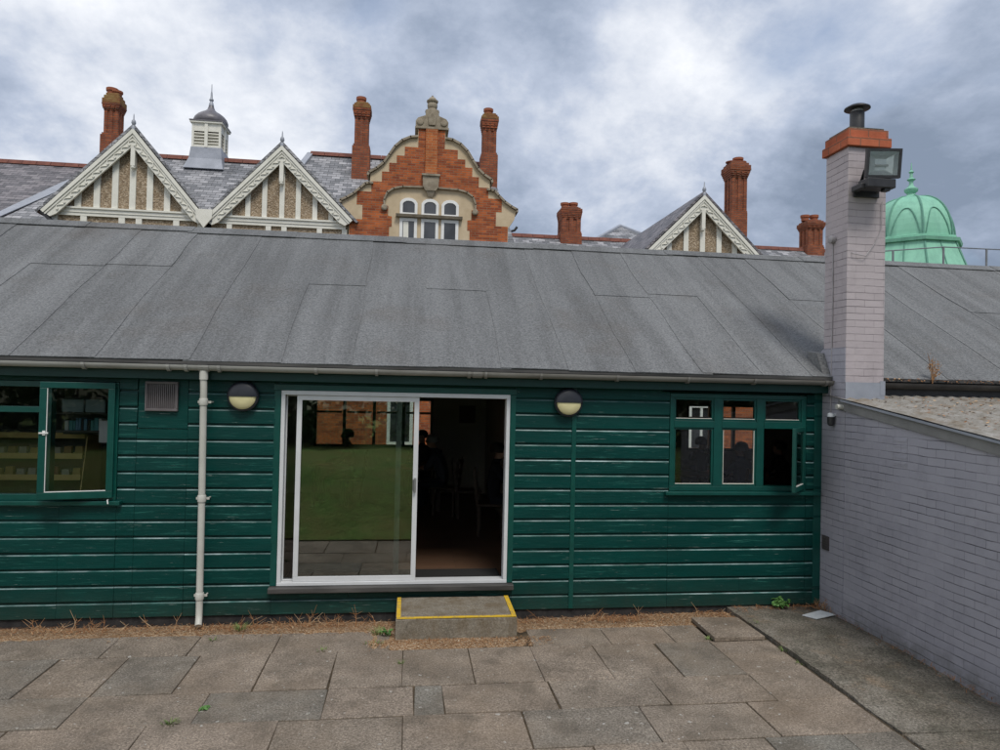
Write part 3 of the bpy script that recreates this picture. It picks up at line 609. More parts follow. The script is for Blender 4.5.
sb = MB(); sb.box(2.885, 4.76, -0.085, -0.0, 1.312, 1.352); wr_s = sb.build('sill', MT['green_trim'], wr, bevel=0.006)
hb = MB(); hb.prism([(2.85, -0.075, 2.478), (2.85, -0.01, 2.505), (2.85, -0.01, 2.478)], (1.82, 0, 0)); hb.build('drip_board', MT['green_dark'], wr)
def casement(hx, z0, z1, w, ang, thick=0.04, fw=0.048, label=None, par=None, hy=-0.03):
    """casement hinged at its right edge at hx, opened outwards by ang"""
    d = Vector((-math.cos(ang), -math.sin(ang), 0)); H = Vector((hx, hy, 0)); nn = Vector((-d.y, d.x, 0))
    def rbox(mb, u0, u1, a, b, t0, t1):
        pts = []
        for zz in (a, b):
            for (u, t) in ((u0, t0), (u1, t0), (u1, t1), (u0, t1)): p = H + d*u + nn*t; pts.append((p.x, p.y, zz))
        mb.add(pts, [(3, 2, 1, 0), (4, 5, 6, 7), (0, 1, 5, 4), (1, 2, 6, 5), (2, 3, 7, 6), (3, 0, 4, 7)])
    f = MB(); t0, t1 = -thick/2, thick/2
    rbox(f, 0, w, z0, z0+fw+0.01, t0, t1); rbox(f, 0, w, z1-fw, z1, t0, t1); rbox(f, 0, fw, z0+fw+0.01, z1-fw, t0, t1); rbox(f, w-fw, w, z0+fw+0.01, z1-fw, t0, t1)
    cz = f.build('casement', MT['green_trim'], par, bevel=0.004)
    q = MB(); rbox(q, fw-0.004, w-fw+0.004, z0+fw+0.006, z1-fw+0.004, -0.002, 0.002); q.build('pane', MT['glass'], cz)
    s_ = MB()
    for sgn in (-1, 1):
        ta, tb = sorted((sgn*(thick/2-0.014), sgn*(thick/2-0.004)))
        rbox(s_, w-fw-0.007, w-fw-0.001, z0+fw+0.011, z1-fw-0.001, ta, tb); rbox(s_, fw+0.001, w-fw-0.008, z0+fw+0.011, z0+fw+0.018, ta, tb)
    s_.build('putty', MT['white'], cz); return cz, rbox
cz, rb = casement(4.56, 1.385, 2.10, 0.46, math.radians(47), par=wr)
# left window (runs out of the picture); its right casement is pushed open
fl = MB(); x0, x1, z0, z1 = -5.29, -2.96, 1.245, 2.45
fl.box(x0, x1, -0.028, 0.07, z1-0.06, z1); fl.box(x0, x1, -0.028, 0.07, z0, z0+0.06); fl.box(x0, x0+0.06, -0.028, 0.07, z0+0.06, z1-0.06); fl.box(x1-0.05, x1, -0.028, 0.07, z0+0.06, z1-0.06)
for a, b in ((-3.68, -3.60), (-4.50, -4.42)): fl.box(a, b, -0.027, 0.07, z0+0.06, z1-0.06)
for a, b in ((-5.23, -4.50), (-4.42, -3.68)): fl.box(a, b, -0.03, 0.07, 2.13, 2.19)
wl = fl.build('window', MT['green_trim'], hut, bevel=0.004)
for a, b in ((-5.23, -4.50), (-4.42, -3.68)): pane(wl, a, b, 2.19, 2.39, 0.01); pane(wl, a, b, 1.305, 2.13, 0.01)
sb = MB(); sb.box(-5.4, -2.90, -0.09, -0.0, 1.20, 1.243); sb.build('sill', MT['green_trim'], wl, bevel=0.006)
czl, rb = casement(-2.985, 1.275, 2.445, 0.66, math.radians(13), fw=0.062, par=wl, hy=-0.05)
hd = MB(); rb(hd, 0.575, 0.655, 1.93, 1.944, 0.022, 0.036); rb(hd, 0.60, 0.625, 1.915, 1.96, 0.0205, 0.03); hd.build('handle', MT['white'], czl)
sty = MB(); sty.tube([(-3.02, -0.06, 1.255), (-3.0, -0.13, 1.262), (-2.99, -0.14, 1.225)], 0.006, 6); sty.build('stay', MT['white'], wl)

# ---- sliding patio door
dw = MB(); x0, x1, z0, z1 = -1.345, 1.10, 0.345, 2.405
dw.box(x0, x1, -0.03, 0.11, z1-0.045, z1); dw.box(x0, x1, -0.035, 0.11, z0, z0+0.035); dw.box(x0, x0+0.04, -0.03, 0.11, z0+0.035, z1-0.045); dw.box(x1-0.04, x1, -0.03, 0.11, z0+0.035, z1-0.045)
dr = dw.build('sliding_door', MT['alu'], hut, bevel=0.004)
pn = MB(); frame_rect(pn, -1.185, 0.105, z0+0.037, z1-0.047, 0.052, -0.012, 0.022); sp_ = pn.build('sliding_panel', MT['alu'], dr, bevel=0.003)
pane(sp_, -1.135, 0.055, z0+0.085, z1-0.097, 0.003, 'door_glass')
pn = MB(); frame_rect(pn, x0+0.041, -0.125, z0+0.037, z1-0.047, 0.012, 0.05, 0.082); pn.box(-0.124, -0.08, 0.05, 0.082, z0+0.037, z1-0.047); fp = pn.build('fixed_panel', MT['alu'], dr, bevel=0.003)
pane(fp, x0+0.05, -0.13, z0+0.046, z1-0.056, 0.066)
hn = MB(); hn.box(0.064, 0.088, -0.05, -0.0125, 1.33, 1.49); hn.box(0.052, 0.064, -0.030, -0.0125, 1.35, 1.47); hn.build('handle', MT['steel'], sp_, bevel=0.006)
ds = MB(); ds.box(-1.42, 1.17, -0.11, 0.10, 0.285, 0.342); ds.build('door_sill', MT['sill_wood'], hut, bevel=0.008)
da = MB(); da.box(-1.42, 1.17, -0.032, 0.10, 2.407, 2.47); da.box(-1.415, -1.347, -0.026, 0.1, 0.345, 2.405); da.box(1.102, 1.165, -0.026, 0.1, 0.345, 2.405); da.build('door_surround', MT['green_trim'], hut, bevel=0.004)
th = MB(); th.box(-1.3, 1.06, 0.115, 0.55, 0.325, 0.352); th.build('door_mat', MT['mat'], None); tag(bpy.data.objects['door_mat'], 'black door mat lying just inside the open sliding door', 'door mat')

# ---- inside of the hut
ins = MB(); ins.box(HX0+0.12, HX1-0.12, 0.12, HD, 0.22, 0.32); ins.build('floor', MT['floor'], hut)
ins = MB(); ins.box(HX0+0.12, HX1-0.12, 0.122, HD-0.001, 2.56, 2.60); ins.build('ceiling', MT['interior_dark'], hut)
for q in ((-2.55, -2.45, 0.125, HD), (-8.3, -2.551, 3.6, 3.7), (1.55, 1.63, 3.4, HD)): ins = MB(); ins.box(*q, 0.32, 2.56); ins.build('partition', MT['interior'], hut)
for k, (a, b, c, d) in enumerate(BW):
    f = MB(); y0, y1 = HD+0.01, HD+0.09; frame_rect(f, a, b, c, d, 0.05, y0, y1)
    n = 4 if b-a > 2 else 3
    for i in range(1, n): xx = a+(b-a)*i/n; f.box(xx-0.03, xx+0.03, y0, y1, c+0.05, d-0.05)
    for i in range(n): xa = a+(b-a)*i/n+0.03; f.box(xa+0.021, xa+(b-a)/n-0.081, y0+0.002, y1-0.002, d-0.31, d-0.27)
    bw_ = f.build('rear_window', MT['green_trim'], hut); pane(bw_, a+0.05, b-0.05, c+0.05, d-0.05, HD+0.045)

# ================================================================== STEP, LAMPS and small things on the ground
st = thing('concrete_step', 'rough concrete door step edged with a yellow painted line', 'step', (0.52, -0.4, 0))
sm_ = MB(); rg = random.Random(4)
K = 16; fb = [(-0.085+1.205*i/K, -0.71+rg.uniform(-0.006, 0.006), -0.022+0.016*(i/K)+rg.uniform(-0.010, 0.012)) for i in range(K+1)]
vs = []
for x, y, z in fb: vs += [(x, y, z), (x, y+0.004, 0.192+0.003*math.sin(x*9)), (x, -0.055+rg.uniform(-0.01, 0.008), 0.212), (x, -0.055, -0.05)]
fs = []
for i in range(K):
    for k in range(4): fs.append((i*4+k, (i+1)*4+k, (i+1)*4+(k+1) % 4, i*4+(k+1) % 4))
fs += [(0, 1, 2, 3), (K*4, K*4+3, K*4+2, K*4+1)]
sm_.add(vs, fs); sm_.build('block', MT['step'], st, bevel=0.008)
yl = MB()
def topz(y): return 0.1965 + (y+0.706)/0.651*0.019
yl.prism([(-0.075, -0.704, topz(-0.704)+0.002), (1.11, -0.704, topz(-0.704)+0.002), (1.11, -0.655, topz(-0.655)+0.002), (-0.075, -0.655, topz(-0.655)+0.002)], (0, 0, 0.003))
yl.prism([(-0.079, -0.654, topz(-0.654)+0.002), (-0.037, -0.654, topz(-0.654)+0.002), (-0.040, -0.075, topz(-0.075)+0.002), (-0.079, -0.075, topz(-0.075)+0.002)], (0, 0, 0.003))
yl.prism([(1.068, -0.654, topz(-0.654)+0.002), (1.112, -0.654, topz(-0.654)+0.002), (1.112, -0.072, topz(-0.072)+0.002), (1.066, -0.072, topz(-0.072)+0.002)], (0, 0, 0.003))
yl.build('yellow_line', MT['yellow'], st)

def lamp(x, z, label):
    t = thing('wall_lamp', label, 'wall lamp', (x, -0.025, z), 'round bulkhead lamps on the green wall')
    b = MB(); b.lathe((x, -0.025, z), [(0.150, 0.0), (0.158, -0.02), (0.158, -0.055), (0.150, -0.062)], 40, 0, 'Y'); b.build('backplate', MT['lamp_black'], t, smooth=True)
    def half(a0, a1, prof, name, mat):
        mb = MB(); n = 20; vs = []
        for r, h in prof:
            for j in range(n+1): w = a0+(a1-a0)*j/n; vs.append((x+r*math.cos(w), -0.025+h, z+r*math.sin(w)))
        fs = [(i*(n+1)+j, i*(n+1)+j+1, (i+1)*(n+1)+j+1, (i+1)*(n+1)+j) for i in range(len(prof)-1) for j in range(n)]
        fs.append(tuple(i*(n+1) for i in range(len(prof)))); fs.append(tuple(i*(n+1)+n for i in range(len(prof)))[::-1])
        mb.add(vs, fs); mb.build(name, mat, t, smooth=True)
    half(PI+0.02, 2*PI-0.02, [(0.136, -0.056), (0.134, -0.08), (0.115, -0.098), (0.06, -0.108), (0.001, -0.11)], 'diffuser', MT['lamp_cream'])
    half(0.0, PI, [(0.158, -0.056), (0.157, -0.075), (0.140, -0.095), (0.118, -0.106), (0.06, -0.116), (0.001, -0.118)], 'hood', MT['lamp_black'])
lamp(-1.725, 2.335, 'round black and cream bulkhead lamp between the white downpipe and sliding door')
lamp(1.745, 2.335, 'round black and cream bulkhead lamp between sliding door and three light window')

rs = MB(); rs.add([(3.06, -1.00, 0.006), (3.60, -0.985, 0.006), (3.60, -0.40, 0.010), (3.07, -0.40, 0.010), (3.06, -1.00, 0.052), (3.60, -0.985, 0.044), (3.60, -0.40, 0.040), (3.07, -0.40, 0.052)],
                  [(3, 2, 1, 0), (4, 5, 6, 7), (0, 1, 5, 4), (1, 2, 6, 5), (2, 3, 7, 6), (3, 0, 4, 7)], 0.1)
tag(rs.build('paving_slab', MT['paving'], bevel=0.006), 'loose square paving slab lying proud beside the concrete strip', 'paving slab')
wp = MB(); wp.add([(4.37, -0.37, 0.030), (4.46, -0.50, 0.030), (4.77, -0.37, 0.026), (4.69, -0.21, 0.026), (4.37, -0.37, 0.040), (4.46, -0.50, 0.041), (4.77, -0.37, 0.036), (4.69, -0.21, 0.036)],
                  [(3, 2, 1, 0), (4, 5, 6, 7), (0, 1, 5, 4), (1, 2, 6, 5), (2, 3, 7, 6), (3, 0, 4, 7)])
tag(wp.build('drain_cover', MT['white_plate'], bevel=0.002), 'pale blue-white square plate lying on the concrete by the lilac wall', 'plate')

# ================================================================== LEAN-TO and chimney
CX0, CX1, CY0, CY1 = 4.80, 5.262, -0.445, -0.03
ch = thing('chimney_stack', 'tall square lilac painted brick chimney stack standing against the green hut', 'chimney', (5.03, -0.24, 0))
b = MB(); b.box(CX0, CX1, CY0, CY1, 2.42, 5.27); shaft = b.build('shaft', MT['pink_brick'], ch, bevel=0.006)
b = MB(); b.box(CX0-0.006, CX1, CY0-0.004, 0.12, -0.1, 2.418)
b.add([(CX0-0.006, 0.12, 2.418), (CX0-0.006, CY0, 2.418), (CX0-0.006, CY0, 3.02), (CX0-0.006, -0.03, 3.02), (CX0-0.006, 0.10, 2.93),
       (CX0-0.001, 0.12, 2.418), (CX0-0.001, CY0, 2.418), (CX0-0.001, CY0, 3.02), (CX0-0.001, -0.03, 3.02), (CX0-0.001, 0.10, 2.93)], [(0, 1, 2, 3, 4), (9, 8, 7, 6, 5), (0, 5, 6, 1), (1, 6, 7, 2), (2, 7, 8, 3), (3, 8, 9, 4), (4, 9, 5, 0)])
b.build('base', MT['lilac_brick'], ch)
b = MB(); b.box(CX0-0.035, CX1+0.035, CY0-0.04, CY1+0.035, 5.272, 5.375); b.box(CX0-0.012, CX1+0.012, CY0-0.015, CY1+0.012, 5.375, 5.472); b.build('cap', MT['cap_brick'], ch, bevel=0.005)
b = MB(); b.prism([(CX0+0.02, CY0+0.02, 5.472), (CX1-0.02, CY0+0.02, 5.472), (CX1-0.02, CY1-0.02, 5.472), (CX0+0.02, CY1-0.02, 5.472)], (0, 0, 0.03)); b.build('mortar_flaunching', MT['concrete'], ch)
fx, fy = 5.04, -0.24
b = MB(); b.lathe((fx, fy, 5.50), [(0.078, 0), (0.078, 0.24), (0.074, 0.25)], 24); fl_ = b.build('flue_pipe', MT['black'], ch, smooth=True)
b = MB(); b.lathe((fx, fy, 5.755), [(0.070, -0.02), (0.070, 0.03)], 20); 
b.build('flue_collar', MT['steel'], fl_, smooth=True)
b = MB(); b.lathe((fx, fy, 5.785), [(0.05, -0.012), (0.125, -0.008), (0.140, 0.0), (0.138, 0.012), (0.09, 0.04), (0.03, 0.052), (0.001, 0.054)], 28); b.build('cowl', MT['black'], fl_, smooth=True)
b = MB(); b.box(CX0-0.004, CX1+0.006, CY0-0.008, CY0-0.0042, 2.44, 2.63); b.box(CX1-0.05, CX1+0.012, CY0-0.011, CY0-0.0085, 2.49, 2.65); b.build('lead_flashing', MT['lead'], ch)
b = MB(); b.prism([(4.70, 0.02, 2.66), (4.70, -0.22, 2.64), (4.70, -0.05, 2.97), (4.70, 0.16, 3.0)], (0.092, 0, 0)); b.build('felt_upstand', MT['felt'], ch)
b = MB(); b.tube([(CX0-0.008, -0.19, 4.24), (CX0-0.008, -0.20, 3.6), (CX0-0.008, -0.195, 3.0), (CX0-0.014, -0.20, 2.4), (CX0-0.014, -0.21, 2.22)], 0.007, 6)
b.tube([(CX0-0.01, -0.20, 4.25), (4.86, CY0-0.03, 4.06), (5.0, CY0-0.035, 4.04), (5.12, CY0-0.03, 4.2), (5.2, CY0-0.02, 4.36), (5.2, CY0-0.02, 4.66)], 0.005, 6)
b.build('cable', MT['cable'], ch)
b = MB(); b.lathe((CX0-0.005, -0.20, 4.27), [(0.045, 0), (0.045, -0.045), (0.03, -0.055)], 14, 0, 'X'); b.build('junction_box', MT['cable'], ch, smooth=True)
b = MB(); b.box(CX0-0.022, CX0-0.007, -0.20, -0.075, 0.70, 0.86)
for k in range(5): b.box(CX0-0.027, CX0-0.0225, -0.19, -0.085, 0.715+0.028*k, 0.727+0.028*k)
b.build('air_brick', MT['vent_dark'], ch)

# flood light on the front of the stack
fo = thing('floodlight', 'black box floodlight with bright reflector bolted to the chimney stack', 'floodlight', (5.0, -0.47, 4.75))
C_ = Vector((5.02, -0.74, 5.0)); a_ = Vector((0.985, 0.10, 0.0)).normalized(); tl = math.radians(7)
nf = Vector((-0.16, -1, 0)).normalized(); a_ = Vector((-nf.y, nf.x, 0))*1.0
a_ = a_ if a_.x > 0 else -a_
nf = (nf*math.cos(tl) + Vector((0, 0, -1))*math.sin(tl)).normalized(); b_ = a_.cross(nf)*-1
if b_.z < 0: b_ = -b_
def F(u, v, w): p = C_ + a_*u + b_*v - nf*w; return p
hw, hh = 0.185, 0.155
b = MB()
rim = [(-hw, -hh), (hw, -hh), (hw, hh), (-hw, hh)]; inn = [(-hw+0.028, -hh+0.028), (hw-0.028, -hh+0.028), (hw-0.028, hh-0.028), (-hw+0.028, hh-0.028)]
bk = [(-hw+0.05, -hh+0.04), (hw-0.05, -hh+0.04), (hw-0.05, hh-0.06), (-hw+0.05, hh-0.06)]
vs = [F(u, v, 0) for u, v in rim] + [F(u, v, 0) for u, v in inn] + [F(u, v, 0.05) for u, v in rim] + [F(u, v, 0.15) for u, v in bk] + [F(u, v, 0.012) for u, v in inn]
fs = []
for k in range(4):
    k2 = (k+1) % 4; fs += [(k, k2, 4+k2, 4+k), (k, 8+k, 8+k2, k2), (8+k, 12+k, 12+k2, 8+k2), (4+k, 4+k2, 16+k2, 16+k)]
fs += [(12, 13, 14, 15)]
b.add(vs, fs)
for k in range(6): u = -0.12+0.048*k; p, q = F(u, -0.10, 0.14), F(u, 0.07, 0.14); b.bar(p, q, 0.008, 0.05, -nf)
b.build('housing', MT['black'], fo)
b = MB(); vs = [F(u, v, 0.013) for u, v in inn]; b2 = [(-0.125, -0.105), (0.125, -0.105), (0.125, 0.10), (-0.125, 0.10)]; b3 = [(-0.06, -0.06), (0.06, -0.06), (0.06, 0.06), (-0.06, 0.06)]
vs += [F(u, v, 0.055) for u, v in b2] + [F(u, v, 0.085) for u, v in b3]; fs = [(8, 9, 10, 11)] + [(k, (k+1) % 4, 4+(k+1) % 4, 4+k) for k in range(4)] + [(4+k, 4+(k+1) % 4, 8+(k+1) % 4, 8+k) for k in range(4)]; b.add(vs, fs); rfl = b.build('reflector', MT['chrome'], fo)
b = MB(); b.tube([F(-0.07, -0.01, 0.055), F(0.07, -0.01, 0.055)], 0.011, 10); b.build('bulb_tube', MT['white'], fo, smooth=True)
b = MB(); vs = [F(u, v, 0.006) for u, v in inn] + [F(u, v, 0.010) for u, v in inn]; b.add(vs, [(0, 1, 2, 3), (7, 6, 5, 4), (0, 4, 5, 1), (1, 5, 6, 2), (2, 6, 7, 3), (3, 7, 4, 0)]); b.build('front_glass', MT['glass'], fo)
b = MB(); p = C_ + Vector((-0.02, 0.05, -0.205)); b.box(p.x-0.16, p.x+0.17, p.y-0.04, p.y+0.13, p.z-0.055, p.z+0.045); b.box(p.x-0.20, p.x-0.13, p.y+0.02, p.y+0.19, p.z-0.06, p.z+0.0)
b.box(p.x+0.05, p.x+0.12, p.y-0.02, p.y+0.05, p.z-0.085, p.z-0.045); b.build('gear_box', MT['black'], fo, bevel=0.008)
b = MB(); b.box(4.86, 5.16, CY0-0.03, CY0-0.001, 4.70, 4.80); b.bar((4.90, CY0-0.03, 4.75), F(-0.17, -0.06, 0.06), 0.035, 0.012); b.bar((5.12, CY0-0.03, 4.75), F(0.17, -0.06, 0.06), 0.035, 0.012); b.build('bracket', MT['black'], fo, bevel=0.003)

# lean-to of the same painted brick
lt = thing('brick_outbuilding', 'low lilac-grey painted brick lean-to with mossy sheet roof', 'lean-to', (5.6, -2, 0))
LX0, LX1, LY0, LY1 = 4.803, 8.6, -4.2, CY0
zt = lambda y: 2.50 + 0.1415*(y+0.06)       # underside line of the roof
b = MB(); b.prism([(LX0, LY1-0.005, -0.1), (LX0, LY0, -0.1), (LX0, LY0, zt(LY0)-0.06), (LX0, LY1-0.005, zt(LY1)-0.06)], (0.11, 0, 0)); b.box(LX0+0.111, LX1, LY0, LY0+0.11, -0.1, zt(LY0)-0.07)
b.prism([(LX1, -0.3, -0.1), (LX1, LY0, -0.1), (LX1, LY0, zt(LY0)-0.06), (LX1, -0.3, zt(-0.3)-0.06)], (0.11, 0, 0)); b.build('wall', MT['lilac_brick'], lt)
b = MB(); nx, ny = 150, 26; rg = random.Random(8)   # corrugated sheet
X0 = LX0-0.055
for j in range(ny+1):
    for i in range(nx+1):
        x = X0 + (LX1+0.1-X0)*i/nx; y = LY0-0.12 + (-0.15-LY0+0.12)*j/ny
        b.v.append((x, y, zt(y) + 0.004 + 0.011*math.sin(x*2*PI/0.146) + rg.uniform(-0.003, 0.003)))
for j in range(ny):
    for i in range(nx): a = j*(nx+1)+i; b.f.append((a, a+1, a+nx+2, a+nx+1)); b.t.append(0)
b.build('roof', MT['mossroof'], lt, smooth=True, normals=False)
b = MB(); b.prism([(X0+0.004, LY0-0.1, zt(LY0-0.1)-0.035), (X0+0.004, CY0+0.02, zt(CY0+0.02)-0.035), (X0+0.004, CY0+0.02, zt(CY0+0.02)-0.012), (X0+0.004, LY0-0.1, zt(LY0-0.1)-0.012)], (0.25, 0, 0)); b.build('roof_edge', MT['lead'], lt)
b = MB(); b.prism([(LX0-0.022, LY0, zt(LY0)-0.135), (LX0-0.022, CY0+0.10, zt(CY0+0.10)-0.135), (LX0-0.022, CY0+0.10, zt(CY0+0.10)-0.037), (LX0-0.022, LY0, zt(LY0)-0.037)], (0.02, 0, 0)); b.build('verge_board', simple('grey_verge_board', (0.17, 0.17, 0.17), (0.24, 0.24, 0.235), 4, 0.7), lt)
b = MB(); b.tube([(LX0-0.09, -0.42, 2.352), (LX0+0.05, -0.42, 2.352)], 0.028, 12); b.build('pipe_end', MT['upvc'], lt, smooth=True)
b = MB(); v0, v1 = P(902, 446, 0), 0
b.box(LX0-0.004, LX0+0.01, -1.42, -1.22, 1.80, 2.08)
for k in range(5): b.box(LX0-0.008, LX0-0.0045, -1.41, -1.23, 1.82+0.055*k, 1.842+0.055*k)
b.build('painted_air_vent', MT['lilac_brick'], lt)
sc = thing('security_camera', 'small white topped dome camera on the corner of the lilac wall', 'camera', (4.76, -0.30, 2.22))
b = MB(); b.lathe((4.745, -0.27, 2.235), [(0.015, 0.045), (0.034, 0.038), (0.040, 0.02), (0.040, 0.0)][::-1], 18); b.box(4.745, 4.793, -0.295, -0.245, 2.245, 2.275); b.build('housing', MT['white_plate'], sc, smooth=True)
b = MB(); b.lathe((4.745, -0.27, 2.232), [(0.040, 0.0), (0.038, -0.05), (0.034, -0.085), (0.018, -0.10), (0.001, -0.103)], 18); b.build('dome_lens', MT['black'], sc, smooth=True)

# ================================================================== VICTORIAN HOUSE behind
YF = 12.0
mh = thing('victorian_house', 'large red brick Victorian house with timbered gables and shaped dutch gable behind the hut', 'house', (0, YF, 0))
GW = [(-0.62, 0.10, 0.80, 2.12), (8.20, 9.0, 0.70, 2.10), (-4.2, -3.2, 0.8, 2.4), (4.4, 5.4, 0.8, 2.4), (12, 13, 0.8, 2.4)]
b = MB(); holes_wall(b, -20, 11.3, -0.1, 6.5, YF, YF+0.3, GW); b.box(11.3, 24, YF+3, YF+3.3, -0.1, 5.2); b.build('wall', MT['red_brick'], mh)
for a, bb, c, d in GW[:4]:
    f = MB(); frame_rect(f, a, bb, c, d, 0.09, YF-0.02, YF+0.1); f.box((a+bb)/2-0.035, (a+bb)/2+0.035, YF-0.01, YF+0.08, c+0.09, d-0.09); f.box(a+0.09, bb-0.09, YF-0.012, YF+0.078, (c+d)/2-0.03, (c+d)/2+0.03) if False else None
    w = f.build('window', MT['white'], mh); q = MB(); q.box(a+0.09, bb-0.09, YF+0.05, YF+0.055, c+0.09, d-0.09); q.build('pane', MT['pane'], w)
    q = MB(); q.box(a-0.12, bb+0.12, YF-0.08, YF-0.001, c-0.1, c-0.001); q.build('sill', MT['stone'], w)
# --- slate roofs
def hip(name, x0, x1, yr, zr, ye, ze, hl, hr, mat, yb=None):
    yb = yb if yb is not None else 2*yr-ye; b = MB()
    A = (x0-hl, ye, ze); B = (x1+hr, ye, ze); Cc = (x1+hr, yb, ze); D = (x0-hl, yb, ze); E_ = (x0, yr, zr); F_ = (x1, yr, zr)
    b.add([A, B, Cc, D, E_, F_], [(0, 1, 5, 4), (2, 3, 4, 5), (1, 2, 5), (3, 0, 4), (3, 2, 1, 0)]); r = b.build('roof', mat, mh)
    t = MB(); n = int((x1-x0)/0.45); 
    for i in range(n):
        xa = x0+(x1-x0)*i/n; xb = x0+(x1-x0)*(i+1)/n
        t.prism([(xa+0.006, yr-0.15, zr-0.07), (xa+0.006, yr-0.06, zr+0.07), (xa+0.006, yr, zr+0.10), (xa+0.006, yr+0.06, zr+0.07), (xa+0.006, yr+0.15, zr-0.07)], (xb-xa-0.012, 0, 0))
    t.build('ridge_tiles', MT['ridge'], r); return r
rA = hip('roof', -26, -10.2, 18.0, 9.84, 12.3, 5.6, 0, 0, MT['slate_dark'])
rB = hip('roof', -9.6, -4.3, 16.5, 9.88, 12.25, 6.3, 0.3, 0.3, MT['slate'])
rC = hip('roof', -3.55, 2.62, 16.5, 10.30, 12.25, 6.3, 1.2, 0.42, MT['slate'])
rD = hip('roof', 3.4, 18.6, 20.0, 8.64, 15.0, 5.0, 0, 0, MT['slate'])
pa = P(620, 226, 25); b = MB(); b.add([(pa.x-3.2, 21.8, pa.z-2.1), (pa.x+3.2, 21.8, pa.z-2.1), (pa.x+3.2, 28.2, pa.z-2.1), (pa.x-3.2, 28.2, pa.z-2.1), (pa.x, 25, pa.z)], [(0, 1, 4), (1, 2, 4), (2, 3, 4), (3, 0, 4), (3, 2, 1, 0)]); r_ = b.build('roof', MT['slate'], mh)
b = MB()
for sx, sy in ((-1, -1), (1, -1)): b.tube([(pa.x, 25, pa.z), (pa.x+sx*3.2, 25+sy*3.2, pa.z-2.1)], 0.09, 6)
b.build('hip_lead', MT['lead'], r_)
# lead valley on the left wing and lead hips of the middle wing
def on_plane(x, y, p0, n):
    d = fwd*FPX + rgt*(x-500) - up*(y-375); return CAM + d*((Vector(p0)-CAM).dot(n)/d.dot(n))
nA = Vector((0, -(9.84-5.6), 5.7)).normalized()
b = MB(); pA = [on_plane(x, y, (0, 18, 9.84), nA) + nA*0.03 for x, y in ((-6, 221), (-6, 216), (62, 184), (78, 178), (60, 192))]
b.prism(pA, nA*0.03); pB = [on_plane(x, y, (0, 18, 9.84), nA) + nA*0.02 for x, y in ((-4, 222.5), (64, 190), (78, 210), (60, 224))]
b.build('lead_valley', MT['lead'], rA); b = MB(); b.prism(pB, nA*0.02); b.build('lower_slates', MT['slate'], rA)
b = MB(); b.bar((-3.55, 16.5, 10.33), (-4.75, 12.25, 6.33), 0.22, 0.06); b.build('lead_hip', MT['lead'], rC)
